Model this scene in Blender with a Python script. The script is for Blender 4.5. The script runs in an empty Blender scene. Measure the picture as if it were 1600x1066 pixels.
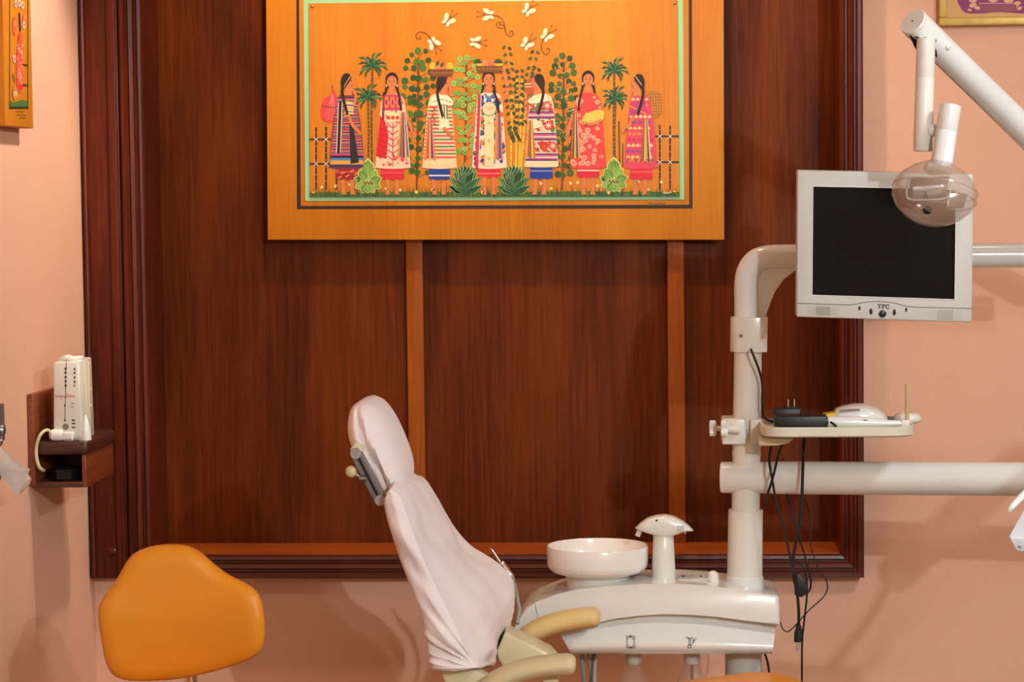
import bpy, bmesh, math, random
from mathutils import Vector, Matrix
random.seed(7)
scene = bpy.context.scene

# ------------------------------------------------------------------ camera
F = 3777.0                       # focal length in pixels of the 1600 px frame (85 mm)
CAM = Vector((0.0, 0.0, 1.6))
_yaw, _pit, _roll = math.atan(230 / F), math.atan(233 / F), 0.011
fw = Vector((-math.sin(_yaw) * math.cos(_pit), math.cos(_yaw) * math.cos(_pit), -math.sin(_pit)))
_r = fw.cross(Vector((0, 0, 1))).normalized()
_u = _r.cross(fw)
rt = math.cos(_roll) * _r - math.sin(_roll) * _u
up = math.cos(_roll) * _u + math.sin(_roll) * _r
cam_data = bpy.data.cameras.new('camera')
cam_data.sensor_width = 36.0
cam_data.lens = F * 36.0 / 1600.0
cam = bpy.data.objects.new('camera', cam_data)
scene.collection.objects.link(cam)
m = Matrix((rt, up, -fw)).transposed().to_4x4()
m.translation = CAM
cam.matrix_world = m
scene.camera = cam

# ------------------------------------------------------------------ light
world = bpy.data.worlds.new('world')
scene.world = world
world.use_nodes = True
world.node_tree.nodes['Background'].inputs[0].default_value = (1.0, 0.85, 0.7, 1)
world.node_tree.nodes['Background'].inputs[1].default_value = 0.1
scene.view_settings.view_transform = 'Standard'
scene.view_settings.look = 'None'
scene.view_settings.gamma = 1.0
scene.view_settings.use_curve_mapping = False
scene.view_settings.exposure = 0.1

def area(name, loc, target, power, size, color, sy=None):
    l = bpy.data.lights.new(name, 'AREA')
    l.energy = power; l.size = size; l.color = color
    if sy:
        l.shape = 'RECTANGLE'; l.size_y = sy
    o = bpy.data.objects.new(name, l)
    scene.collection.objects.link(o)
    o.location = loc
    o.rotation_euler = (Vector(target) - Vector(loc)).to_track_quat('-Z', 'Y').to_euler()
    return o
def spot(name, loc, target, power, angle, color, blend=0.6, radius=0.04):
    l = bpy.data.lights.new(name, 'SPOT')
    l.energy = power; l.spot_size = math.radians(angle); l.spot_blend = blend
    l.color = color; l.shadow_soft_size = radius
    o = bpy.data.objects.new(name, l)
    scene.collection.objects.link(o)
    o.location = loc
    o.rotation_euler = (Vector(target) - Vector(loc)).to_track_quat('-Z', 'Y').to_euler()
    return o
WARM = (1.0, 0.74, 0.48)
COOL = (0.76, 0.91, 1.0)
def point(name, loc, power, radius, color):
    l = bpy.data.lights.new(name, 'POINT'); l.energy = power; l.shadow_soft_size = radius; l.color = color
    o = bpy.data.objects.new(name, l); scene.collection.objects.link(o); o.location = loc
    return o
point('ceiling_lamp_near', (1.6, -0.1, 2.58), 285, 0.03, COOL)
point('ceiling_lamp_far', (1.45, 0.7, 2.58), 60, 0.04, COOL)
area('ceiling_lamp_side', (1.55, 3.75, 2.66), (0.7, 4.4, 0), 28, 0.3, (0.92, 0.96, 1.0))
spot('downlight_painting_left', (-0.75, 5.45, 2.66), (-0.72, 6.1, 1.5), 34, 95, WARM)
spot('downlight_painting_right', (-0.05, 5.45, 2.66), (-0.08, 6.1, 1.5), 34, 95, WARM)
spot('downlight_wall_left', (-0.62, 5.25, 2.66), (-1.43, 5.3, 1.75), 74, 70, (1.0, 0.89, 0.74))
spot('downlight_wall_right', (0.85, 5.2, 2.66), (0.9, 6.0, 0.7), 5, 95, WARM)

# ------------------------------------------------------------------ pixel helpers
def ray(px, py):
    return fw + (px - 800) / F * rt - (py - 533) / F * up
def P(px, py, Y):
    d = ray(px, py)
    return CAM + d * (Y / d.y)
def PX(px, py, X):
    d = ray(px, py)
    return CAM + d * (X / d.x)
def S(Y):
    return Y / F * 1.005        # metres per pixel at depth Y

# ------------------------------------------------------------------ materials
MATS = {}
def lin(c):
    return tuple(((v / 255) / 12.92 if v / 255 <= 0.04045 else ((v / 255 + 0.055) / 1.055) ** 2.4) for v in c)
def mat(name, rgb, rough=0.5, metal=0.0, var=0.08, vscale=12, bump=0.0, bscale=200, coat=0.0,
        trans=0.0, ior=1.45, alpha=1.0, sub=0.0, spec=0.5):
    if name in MATS: return MATS[name]
    M = bpy.data.materials.new(name); M.use_nodes = True
    nt = M.node_tree; b = nt.nodes['Principled BSDF']
    c = lin(rgb)
    tc = nt.nodes.new('ShaderNodeTexCoord')
    nz = nt.nodes.new('ShaderNodeTexNoise'); nz.inputs['Scale'].default_value = vscale
    nz.inputs['Detail'].default_value = 4
    nt.links.new(tc.outputs['Object'], nz.inputs['Vector'])
    cr = nt.nodes.new('ShaderNodeValToRGB')
    cr.color_ramp.elements[0].position = 0.3; cr.color_ramp.elements[1].position = 0.7
    cr.color_ramp.elements[0].color = (*[v * (1 - var) for v in c], 1)
    cr.color_ramp.elements[1].color = (*[min(1, v * (1 + var)) for v in c], 1)
    nt.links.new(nz.outputs['Fac'], cr.inputs['Fac'])
    nt.links.new(cr.outputs['Color'], b.inputs['Base Color'])
    b.inputs['Roughness'].default_value = rough
    b.inputs['Metallic'].default_value = metal
    b.inputs['Coat Weight'].default_value = coat
    b.inputs['Coat Roughness'].default_value = 0.12
    b.inputs['Transmission Weight'].default_value = trans
    b.inputs['IOR'].default_value = ior
    b.inputs['Alpha'].default_value = alpha
    b.inputs['Specular IOR Level'].default_value = spec
    if sub:
        b.inputs['Subsurface Weight'].default_value = sub
        b.inputs['Subsurface Radius'].default_value = (0.02, 0.012, 0.008)
    if bump:
        n2 = nt.nodes.new('ShaderNodeTexNoise'); n2.inputs['Scale'].default_value = bscale
        n2.inputs['Detail'].default_value = 3
        nt.links.new(tc.outputs['Object'], n2.inputs['Vector'])
        bp = nt.nodes.new('ShaderNodeBump'); bp.inputs['Strength'].default_value = bump
        bp.inputs['Distance'].default_value = 0.002
        nt.links.new(n2.outputs['Fac'], bp.inputs['Height'])
        nt.links.new(bp.outputs['Normal'], b.inputs['Normal'])
    MATS[name] = M
    return M
def wood(name, dark, mid, light, axis='z', rough=0.35, scale=1.0, coat=0.3, figure=0.5, spec=0.5):
    if name in MATS: return MATS[name]
    M = bpy.data.materials.new(name); M.use_nodes = True
    nt = M.node_tree; b = nt.nodes['Principled BSDF']; L = nt.links.new
    tc = nt.nodes.new('ShaderNodeTexCoord')
    mp = nt.nodes.new('ShaderNodeMapping')
    k = {'x': (0.04, 1, 1), 'y': (1, 0.04, 1), 'z': (1, 1, 0.04)}[axis]
    mp.inputs['Scale'].default_value = [v * scale for v in k]
    L(tc.outputs['Object'], mp.inputs['Vector'])
    n1 = nt.nodes.new('ShaderNodeTexNoise'); n1.inputs['Scale'].default_value = 130; n1.inputs['Detail'].default_value = 6
    n1.inputs['Roughness'].default_value = 0.65
    L(mp.outputs['Vector'], n1.inputs['Vector'])
    mp2 = nt.nodes.new('ShaderNodeMapping')
    k2 = {'x': (0.18, 1, 1), 'y': (1, 0.18, 1), 'z': (1, 1, 0.18)}[axis]
    mp2.inputs['Scale'].default_value = [v * scale for v in k2]
    L(tc.outputs['Object'], mp2.inputs['Vector'])
    n2 = nt.nodes.new('ShaderNodeTexNoise'); n2.inputs['Scale'].default_value = 5; n2.inputs['Detail'].default_value = 5
    n2.inputs['Distortion'].default_value = 0.8
    L(mp2.outputs['Vector'], n2.inputs['Vector'])
    mx = nt.nodes.new('ShaderNodeMath'); mx.operation = 'MULTIPLY_ADD'
    L(n2.outputs['Fac'], mx.inputs[0]); mx.inputs[1].default_value = figure
    sc = nt.nodes.new('ShaderNodeMath'); sc.operation = 'MULTIPLY'; sc.inputs[1].default_value = 1 - figure
    L(n1.outputs['Fac'], sc.inputs[0]); L(sc.outputs[0], mx.inputs[2])
    cr = nt.nodes.new('ShaderNodeValToRGB')
    e = cr.color_ramp.elements
    e[0].position = 0.34; e[0].color = (*lin(dark), 1)
    e[1].position = 0.66; e[1].color = (*lin(light), 1)
    q = e.new(0.5); q.color = (*lin(mid), 1)
    L(mx.outputs[0], cr.inputs['Fac'])
    L(cr.outputs['Color'], b.inputs['Base Color'])
    b.inputs['Roughness'].default_value = rough
    b.inputs['Specular IOR Level'].default_value = spec
    b.inputs['Coat Weight'].default_value = coat
    b.inputs['Coat Roughness'].default_value = 0.18
    bp = nt.nodes.new('ShaderNodeBump'); bp.inputs['Strength'].default_value = 0.12; bp.inputs['Distance'].default_value = 0.001
    L(n1.outputs['Fac'], bp.inputs['Height']); L(bp.outputs['Normal'], b.inputs['Normal'])
    MATS[name] = M
    return M

WALL = mat('salmon_wall_paint', (224, 172, 144), 0.75, var=0.03, vscale=3, bump=0.25, bscale=90)
CREAMW = mat('cream_wall_paint', (176, 150, 124), 0.8, var=0.02)
FLOOR = mat('floor_tile', (112, 84, 62), 0.4, var=0.1, vscale=4)
CEIL = mat('ceiling_paint', (235, 225, 210), 0.8, var=0.02)
MAHOG = wood('mahogany', (52, 16, 7), (82, 28, 11), (104, 40, 17), 'z', 0.38, coat=0.08, figure=0.4, spec=0.2)
MAHOGX = wood('mahogany_horizontal', (50, 15, 9), (72, 25, 14), (92, 36, 21), 'x', 0.25, coat=0.6, figure=0.35)
VENEER = wood('panel_veneer', (58, 20, 3), (90, 36, 5), (114, 52, 8), 'z', 0.5, coat=0.0, figure=0.55, spec=0.12)
BATTEN = wood('batten_wood', (126, 62, 14), (152, 78, 20), (168, 92, 28), 'z', 0.45, coat=0.0, spec=0.2)
SILLW_LIT = wood('lit_sill_wood', (146, 66, 18), (168, 82, 26), (182, 94, 32), 'x', 0.4, coat=0.1, spec=0.3)  # brighter than the casing: the downlight on the sill is put into its colour
AMBER = wood('amber_board', (178, 104, 20), (196, 119, 26), (206, 131, 34), 'z', 0.5, figure=0.6, coat=0.0, spec=0.25)
AMBER2 = wood('amber_panel', (184, 107, 24), (200, 122, 30), (212, 135, 38), 'z', 0.45, figure=0.6, coat=0.05, spec=0.3)
SHELFD = wood('shelf_dark_edge', (48, 22, 14), (66, 32, 20), (84, 42, 26), 'x', 0.35)
SHELFW = wood('shelf_wood', (92, 42, 16), (124, 58, 24), (148, 76, 34), 'y', 0.4)
WHITE = mat('white_plastic', (222, 218, 206), 0.28, var=0.02, coat=0.3)
WHITE2 = mat('white_enamel', (224, 224, 218), 0.22, var=0.02, coat=0.5)
GREYW = mat('grey_white_plastic', (196, 193, 184), 0.4, var=0.02)
IVORY = mat('ivory_plastic', (210, 199, 160), 0.35, var=0.04, coat=0.2)
IVPAD = mat('ivory_vinyl_pad', (204, 189, 148), 0.45, var=0.05, bump=0.05)
IVPAD_LIT = mat('ivory_vinyl_pad_lit', (214, 186, 126), 0.45, var=0.05, bump=0.05)  # ivory vinyl with the light on the far armrest painted in as yellow
CLOTH = mat('white_cotton_cover', (234, 222, 220), 0.9, var=0.03, vscale=6, bump=0.6, bscale=22, sub=0.1)
ORANGE = mat('orange_vinyl', (224, 140, 32), 0.42, var=0.03, vscale=8, bump=0.06, bscale=500)
BLACK = mat('black_plastic', (14, 13, 13), 0.4, var=0.2)
RUBBER = mat('black_rubber', (16, 14, 14), 0.55, var=0.2)
SCREEN = mat('dark_screen', (20, 15, 14), 0.14, var=0.05, spec=0.12)
STEEL = mat('brushed_steel', (150, 150, 150), 0.35, 1.0, var=0.06)
CHROME = mat('chrome', (225, 225, 225), 0.12, 1.0, var=0.02)
DGREY = mat('dark_grey_metal', (112, 108, 104), 0.5, 0.2, var=0.06)
GREY = mat('grey_plastic', (150, 146, 138), 0.5, var=0.04)
INK = mat('black_print', (25, 22, 22), 0.6, var=0.1)
INKG = mat('grey_print', (110, 106, 100), 0.6, var=0.05)
INKR = mat('red_print', (205, 50, 60), 0.6, var=0.05)
TISSUE = mat('white_tissue', (244, 244, 244), 0.95, var=0.02)
BROWNGL = mat('smoky_clear_shield', (196, 168, 146), 0.12, var=0.05, alpha=0.42, coat=0.8)
CLEAR = mat('clear_bottle_plastic', (206, 186, 160), 0.08, var=0.02, alpha=0.2, coat=0.5)
REFLECT = mat('silver_reflector', (205, 198, 198), 0.2, 0.9, var=0.04)
GOLD = mat('gold_frame', (196, 160, 78), 0.4, 0.15, var=0.12, vscale=30)
TANB = mat('tan_paper', (206, 160, 96), 0.6, var=0.05)

# ------------------------------------------------------------------ mesh helpers
coll = scene.collection
def world_loc(o):
    v = Vector((0, 0, 0))
    while o is not None:
        v += o.location; o = o.parent
    return v
def tag(o, label=None, cat=None, group=None, kind=None):
    if label: o['label'] = label
    if cat: o['category'] = cat
    if group: o['group'] = group
    if kind: o['kind'] = kind
    return o
def thing(name, loc, label, cat, group=None):
    o = bpy.data.objects.new(name, None)
    o.empty_display_size = 0.05
    coll.objects.link(o)
    o.location = loc
    return tag(o, label, cat, group)
def obj(name, bm, material, parent=None, smooth=35, origin=None, label=None):
    me = bpy.data.meshes.new(name)
    bmesh.ops.recalc_face_normals(bm, faces=bm.faces)
    if parent is not None: off = world_loc(parent)
    else:
        if origin is None:
            lo = [min(v.co[i] for v in bm.verts) for i in range(3)]
            hi = [max(v.co[i] for v in bm.verts) for i in range(3)]
            off = Vector(((lo[0] + hi[0]) / 2, (lo[1] + hi[1]) / 2, lo[2]))
        else: off = Vector(origin)
    for v in bm.verts: v.co -= off
    bm.to_mesh(me); bm.free()
    for mm in (material if isinstance(material, (list, tuple)) else [material]): me.materials.append(mm)
    if smooth:
        for p in me.polygons: p.use_smooth = True
        me.set_sharp_from_angle(angle=math.radians(smooth))
    o = bpy.data.objects.new(name, me)
    coll.objects.link(o)
    if parent is not None: o.parent = parent
    else: o.location = off
    if label: o['label'] = label
    return o
def B(): return bmesh.new()
def box(bm, lo, hi, mi=0, bev=0.0):
    x0, y0, z0 = lo; x1, y1, z1 = hi
    vs = [bm.verts.new(p) for p in ((x0,y0,z0),(x1,y0,z0),(x1,y1,z0),(x0,y1,z0),(x0,y0,z1),(x1,y0,z1),(x1,y1,z1),(x0,y1,z1))]
    fs = [bm.faces.new([vs[i] for i in q]) for q in ((0,3,2,1),(4,5,6,7),(0,1,5,4),(1,2,6,5),(2,3,7,6),(3,0,4,7))]
    for f in fs: f.material_index = mi
    if bev:
        es = list({e for f in fs for e in f.edges})
        bmesh.ops.bevel(bm, geom=es, offset=bev, segments=3, profile=0.5, affect='EDGES')
    return bm
def hexa(bm, a, b, bev=0.0, mi=0, seg=2):
    """a, b: two quads (4 points each) joined to a solid"""
    va = [bm.verts.new(p) for p in a]; vb = [bm.verts.new(p) for p in b]
    n = len(va)
    fs = [bm.faces.new(va[::-1]), bm.faces.new(vb)]
    for i in range(n): fs.append(bm.faces.new([va[i], va[(i+1) % n], vb[(i+1) % n], vb[i]]))
    for f in fs: f.material_index = mi
    if bev:
        bmesh.ops.bevel(bm, geom=list({e for f in fs for e in f.edges}), offset=bev, segments=seg, profile=0.5, affect='EDGES')
    return bm
def prism(bm, pts, Y0, Y1, bev=0.0, seg=3, mi=0):
    """pixel outline at depth Y0, pushed straight back to depth Y1"""
    a = [P(x, y, Y0) for x, y in pts]
    b = [Vector((p.x, Y1, p.z)) for p in a]
    va = [bm.verts.new(p) for p in a]; vb = [bm.verts.new(p) for p in b]
    n = len(va)
    f0 = bm.faces.new(va); f1 = bm.faces.new(vb[::-1])
    fs = [f0, f1]
    for i in range(n): fs.append(bm.faces.new([va[i], vb[i], vb[(i+1) % n], va[(i+1) % n]]))
    for f in fs: f.material_index = mi
    if bev:
        bmesh.ops.bevel(bm, geom=list(f0.edges) + list(f1.edges), offset=bev, segments=seg, profile=0.5, affect='EDGES')
    return bm
def basis(d):
    d = Vector(d).normalized()
    a = Vector((0, 0, 1)) if abs(d.z) < 0.9 else Vector((1, 0, 0))
    x = a.cross(d).normalized(); y = d.cross(x)
    return x, y, d
def lathe(bm, prof, base, axis=(0, 0, 1), seg=28, cap=True, mi=0, sx=1.0):
    """prof: list of (radius, height along axis)"""
    x, y, d = basis(axis); base = Vector(base)
    rings = []
    for r, h in prof:
        if r < 1e-6: rings.append([bm.verts.new(base + d * h)])
        else: rings.append([bm.verts.new(base + d * h + x * (r * sx * math.cos(2*math.pi*i/seg)) + y * (r * math.sin(2*math.pi*i/seg))) for i in range(seg)])
    for a, b in zip(rings, rings[1:]):
        for i in range(seg):
            j = (i + 1) % seg
            if len(a) == 1 and len(b) == 1: continue
            if len(a) == 1: f = bm.faces.new([a[0], b[i], b[j]])
            elif len(b) == 1: f = bm.faces.new([a[i], a[j], b[0]])
            else: f = bm.faces.new([a[i], a[j], b[j], b[i]])
            f.material_index = mi
    if cap:
        for rg in (rings[0], rings[-1]):
            if len(rg) > 2: bm.faces.new(rg).material_index = mi
    return bm
def spline(pts, n=8):
    pts = [Vector(p) for p in pts]
    if len(pts) < 3: return pts
    out = []
    q = [2*pts[0]-pts[1]] + pts + [2*pts[-1]-pts[-2]]
    for i in range(1, len(q)-2):
        a, b, c, d = q[i-1:i+3]
        for k in range(n):
            t = k / n
            out.append(0.5*((2*b) + (c-a)*t + (2*a-5*b+4*c-d)*t*t + (3*b-a-3*c+d)*t**3))
    out.append(pts[-1])
    return out
def spline_closed(pts, n=6):
    out = []; N = len(pts)
    for i in range(N):
        a, b, c, d = (Vector(pts[(i+k) % N]) for k in (-1, 0, 1, 2))
        for k in range(n):
            t = k / n
            out.append(0.5*((2*b) + (c-a)*t + (2*a-5*b+4*c-d)*t*t + (3*b-a-3*c+d)*t**3))
    return out
def tube(bm, pts, rad, seg=14, cap=True, mi=0, ry=None, upv=None):
    """swept tube; rad a number or list; ry: second radius (elliptic)"""
    pts = [Vector(p) for p in pts]; n = len(pts)
    rads = rad if isinstance(rad, (list, tuple)) else [rad] * n
    if len(rads) != n:
        rads = [rads[0] + (rads[-1]-rads[0])*i/(n-1) for i in range(n)]
    rings = []; prev = None
    for i, p in enumerate(pts):
        d = (pts[min(i+1, n-1)] - pts[max(i-1, 0)]).normalized()
        if prev is None:
            x = (Vector(upv).cross(d).normalized() if upv else basis(d)[0])
        else:
            x = (prev - d * prev.dot(d)).normalized()
        prev = x; y = d.cross(x)
        r = rads[i]; r2 = r if ry is None else r * ry
        rings.append([bm.verts.new(p + x*(r2*math.cos(2*math.pi*k/seg)) + y*(r*math.sin(2*math.pi*k/seg))) for k in range(seg)])
    for a, b in zip(rings, rings[1:]):
        for k in range(seg):
            j = (k+1) % seg
            bm.faces.new([a[k], a[j], b[j], b[k]]).material_index = mi
    if cap:
        bm.faces.new(rings[0][::-1]).material_index = mi; bm.faces.new(rings[-1]).material_index = mi
    return bm
def loft(bm, rings, cap=True, mi=0):
    vs = [[bm.verts.new(p) for p in r] for r in rings]
    n = len(vs[0])
    for a, b in zip(vs, vs[1:]):
        for k in range(n):
            j = (k+1) % n
            bm.faces.new([a[k], a[j], b[j], b[k]]).material_index = mi
    if cap:
        bm.faces.new(vs[0][::-1]).material_index = mi; bm.faces.new(vs[-1]).material_index = mi
    return bm
def ball(bm, c, r, seg=20, sc=(1, 1, 1), mi=0):
    n0 = len(bm.verts)
    g = bmesh.ops.create_uvsphere(bm, u_segments=seg, v_segments=seg//2+2, radius=r)
    for v in g['verts']: v.co = Vector((v.co.x*sc[0], v.co.y*sc[1], v.co.z*sc[2])) + Vector(c)
    for f in bm.faces:
        if f.verts[0] in g['verts']: pass
    return bm
def pt(*pxs, Y): return [P(x, y, Y) for x, y in pxs]
def text_bm(body, size, o, ex, ey, shear=0.0):
    cu = bpy.data.curves.new('print', 'FONT'); cu.body = body; cu.size = size; cu.shear = shear
    cu.align_x = 'CENTER'; cu.align_y = 'CENTER'
    t = bpy.data.objects.new('print', cu); coll.objects.link(t)
    bpy.context.view_layer.update()
    me = bpy.data.meshes.new_from_object(t.evaluated_get(bpy.context.evaluated_depsgraph_get()))
    bm = bmesh.new(); bm.from_mesh(me)
    for v in bm.verts: v.co = Vector(o) + Vector(ex) * v.co.x + Vector(ey) * v.co.y
    bpy.data.objects.remove(t); bpy.data.curves.remove(cu); bpy.data.meshes.remove(me)
    return bm

# ================================================================== THE ROOM
XL, XR, YW, YBK, ZC = -1.4316, 2.4, 6.0, -1.2, 2.7
NX0, NX1, NZ0, NZ1, NY = -1.272, 0.442, 0.700, 2.52, 6.15     # wooden recess in the back wall
def struct(name, bm, material, label=None, parent=None, smooth=0):
    o = obj(name, bm, material, parent, smooth=smooth)
    if parent is None: tag(o, label, kind='structure')
    return o
bm = B()
box(bm, (XL - 0.2, YW, 0), (NX0 - 0.013, YW + 0.2, ZC)); box(bm, (NX1 + 0.013, YW, 0), (XR + 0.2, YW + 0.2, ZC))
box(bm, (NX0 - 0.013, YW, 0), (NX1 + 0.013, YW + 0.2, NZ0 - 0.013)); box(bm, (NX0 - 0.013, YW, NZ1 + 0.013), (NX1 + 0.013, YW + 0.2, ZC))
struct('wall_back', bm, WALL, 'salmon painted plaster back wall around the wooden panelled recess')['category'] = 'wall'
struct('wall_left', box(B(), (XL - 0.2, YBK, 0), (XL, YW, ZC)), WALL, 'salmon painted plaster wall on the left with wooden shelf')['category'] = 'wall'
struct('wall_right', box(B(), (XR, YBK, 0), (XR + 0.2, YW, ZC)), CREAMW, 'plain tan side wall outside the view at right')['category'] = 'wall'
struct('wall_rear', box(B(), (XL - 0.2, YBK - 0.2, 0), (XR + 0.2, YBK, ZC)), CREAMW, 'plain tan wall behind the viewer')['category'] = 'wall'
struct('floor', box(B(), (XL - 0.2, YBK - 0.2, -0.1), (XR + 0.2, YW + 0.2, 0)), FLOOR, 'tan tiled floor of the dental room')['category'] = 'floor'
struct('ceiling', box(B(), (XL - 0.2, YBK - 0.2, ZC), (XR + 0.2, YW + 0.2, ZC + 0.1)), CEIL, 'pale ceiling above the dental room')['category'] = 'ceiling'

# wooden recess: mahogany casing, reveals, veneered panel and battens
trim = thing('trim_1', (-0.4, YW, NZ0), 'mahogany cased recess with dark veneered panels filling the back wall', 'wood panelling')
trim['kind'] = 'structure'
obj('panel', box(B(), (NX0 - 0.02, NY, NZ0 - 0.01), (NX1 + 0.02, NY + 0.02, NZ1)), VENEER, trim, smooth=0)
PROF = [(0.0, 5.955), (0.004, 5.949), (0.011, 5.947), (0.015, 5.953), (0.019, 5.953), (0.023, 5.945), (0.032, 5.941),
        (0.036, 5.947), (0.040, 5.947), (0.044, 5.940), (0.053, 5.940), (0.058, 5.946), (0.058, 6.0), (0.0, 6.0)]
def mould(c0, c1, d0, d1):
    rings = []
    for c, d in ((c0, d0), (c1, d1)):
        rings.append([Vector((c[0] + d[0]*w, y, c[1] + d[1]*w)) for w, y in PROF])
    return loft(B(), rings)
cs = {'bl': ((NX0, NZ0), (-1, -1)), 'br': ((NX1, NZ0), (1, -1)), 'tl': ((NX0, NZ1), (-1, 1)), 'tr': ((NX1, NZ1), (1, 1))}
for a, b, mt in (('bl', 'br', MAHOGX), ('br', 'tr', MAHOG), ('bl', 'tl', MAHOG), ('tl', 'tr', MAHOGX)):
    obj('moulding', mould(cs[a][0], cs[b][0], cs[a][1], cs[b][1]), mt, trim, smooth=30)
# flat jamb board along the left wall
bm = B(); box(bm, (XL + 0.002, 5.948, NZ0 - 0.058), (NX0 - 0.060, 6.0, NZ1 + 0.06), bev=0.004)
jb = obj('jamb_board', bm, MAHOG, trim)
bm = B(); tube(bm, [(XL + 0.012, 5.944, NZ0 - 0.05), (XL + 0.012, 5.944, NZ1 + 0.05)], 0.006, 8)
obj('bead', bm, MAHOG, jb)
bm = B(); box(bm, (NX0 - 0.088, 5.941, NZ0 - 0.055), (NX0 - 0.066, 5.949, NZ1 + 0.05), bev=0.003)
obj('edge_strip', bm, MAHOG, jb)
q = P(176, 862, 5.948); bm = B()
lathe(bm, [(0.012, 0), (0.012, 0.002), (0.007, 0.005), (0, 0.006)], q, (0, -1, 0), 18); obj('plug', bm, MAHOG, jb)
obj('reveal', box(B(), (NX0 - 0.012, 6.0, NZ0), (NX0, NY, NZ1)), MAHOG, trim, smooth=0)
obj('reveal', box(B(), (NX1, 6.0, NZ0), (NX1 + 0.012, NY, NZ1)), MAHOG, trim, smooth=0)
obj('reveal', box(B(), (NX0, 6.0, NZ1), (NX1, NY, NZ1 + 0.012)), MAHOG, trim, smooth=0)
obj('sill', box(B(), (NX0, 5.962, NZ0 - 0.012), (NX1, NY, NZ0 + 0.0015)), SILLW_LIT, trim, smooth=0, label='sill board with the downlight put into its orange-brown colour')
for px in (650, 1057):
    x = P(px, 600, NY - 0.015).x
    bm = B(); box(bm, (x - 0.0215, NY - 0.02, NZ0), (x + 0.0215, NY, NZ1), bev=0.003)
    obj('batten', bm, BATTEN, trim, label='lighter vertical batten')

# ================================================================== PAINTED PICTURES (flat print)
LAY = 0.00035
class Draw:
    """flat coloured shapes given in photograph pixels, laid on a picture plane"""
    def __init__(s, plane): s.plane = plane; s.items = []
    def poly(s, pts, col, lay=1): s.items.append((pts, col, lay))
    def smooth(s, pts, col, lay=1, n=4):
        s.poly([(v.x, v.y) for v in spline_closed([(x, y, 0) for x, y in pts], n)], col, lay)
    def disc(s, x, y, r, col, lay=1, ry=None, n=12, a=0.0):
        ry = ry or r; ca, sa = math.cos(a), math.sin(a)
        s.poly([(x + r*math.cos(t)*ca - ry*math.sin(t)*sa, y + r*math.cos(t)*sa + ry*math.sin(t)*ca) for t in [2*math.pi*i/n for i in range(n)]], col, lay)
    def rect(s, x0, y0, x1, y1, col, lay=1): s.poly([(x0, y0), (x1, y0), (x1, y1), (x0, y1)], col, lay)
    def line(s, pts, w, col, lay=1, curve=False):
        if curve: pts = [(v.x, v.y) for v in spline([(x, y, 0) for x, y in pts], 6)]
        for (x0, y0), (x1, y1) in zip(pts, pts[1:]):
            dx, dy = x1-x0, y1-y0; l = math.hypot(dx, dy) or 1
            nx, ny = -dy/l*w/2, dx/l*w/2; ex, ey = dx/l*w*0.25, dy/l*w*0.25
            s.poly([(x0+nx-ex, y0+ny-ey), (x1+nx+ex, y1+ny+ey), (x1-nx+ex, y1-ny+ey), (x0-nx-ex, y0-ny-ey)], col, lay)
    def leaf(s, x, y, l, w, a, col, lay=1):
        c, n = math.cos(a), math.sin(a)
        s.poly([(x, y), (x + l*.45*c - w*n, y + l*.45*n + w*c), (x + l*c, y + l*n), (x + l*.45*c + w*n, y + l*.45*n - w*c)], col, lay)
    def build(s, name, parent, label=None):
        bm = B(); cols = []; cnt = {}
        for pts, col, lay in s.items:
            if col not in cols: cols.append(col)
            cnt[lay] = cnt.get(lay, 0) + 1
            off = LAY * (lay + 0.9 * min(cnt[lay], 400) / 400)
            vs = [bm.verts.new(s.plane(x, y, off)) for x, y in pts]
            try: bm.faces.new(vs).material_index = cols.index(col)
            except ValueError: pass
        me_m = [mat('paint_%02x%02x%02x' % c, c, 0.55, var=0.05, vscale=60) for c in cols]
        return obj(name, bm, me_m, parent, smooth=0, label=label)

YPNT = 6.085
plane = lambda x, y, off: P(x, y, YPNT) + Vector((0, -off, 0))
pc = P(775, 375, YPNT)
paint = thing('wall_painting', (pc.x, YPNT + 0.03, pc.z), 'large amber wooden painting of seven women in bright woven dresses', 'painting')
bm = B(); prism(bm, [(415, -46), (418, 375), (1132, 375), (1131, -46)], YPNT, YPNT + 0.03, bev=0.003, seg=2)
board = obj('backing_board', bm, AMBER, paint)
d = Draw(plane)
for a in (((463, -32), (467, -32), (470, 322), (464, 327)), ((464, 327), (470, 322), (1077, 320), (1082, 326)), ((1076, -32), (1081, -32), (1082, 326), (1077, 320)), ((463, -32), (463, -27), (1081, -27), (1081, -32))):
    d.poly(list(a), (42, 24, 16), 1)
d.line([(1013, 318.5), (1016, 317), (1018, 319), (1022, 317.5), (1026, 319), (1030, 317.5), (1034, 318.5), (1040, 317.5)], 0.9, (60, 40, 25), 1)
d.build('border_line', paint, 'thin black painted border line')
bm = B(); prism(bm, [(474, -12), (477, 314), (1069, 312), (1067, -12)], YPNT - 0.002, YPNT)
obj('mint_mat', bm, mat('mint_paint', (150, 208, 160), 0.6, var=0.05), paint, smooth=0)
bm = B(); prism(bm, [(482, 5), (484, 308), (1062, 307), (1059, -1)], YPNT - 0.006, YPNT - 0.002, bev=0.001, seg=1)
pan = obj('picture_panel', bm, AMBER2, paint)
for x, y in ((488, 10), (489, 302), (1054.5, 5), (1055, 301)):
    bm = B(); lathe(bm, [(0.0045, 0), (0.004, 0.002), (0.002, 0.0035), (0, 0.004)], P(x, y, YPNT - 0.006), (0, -1, 0), 12)
    obj('screw', bm, mat('brass', (190, 150, 70), 0.3, 0.9), pan)
pl = lambda x, y, off: P(x, y, YPNT - 0.0062) + Vector((0, -off, 0))
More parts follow.
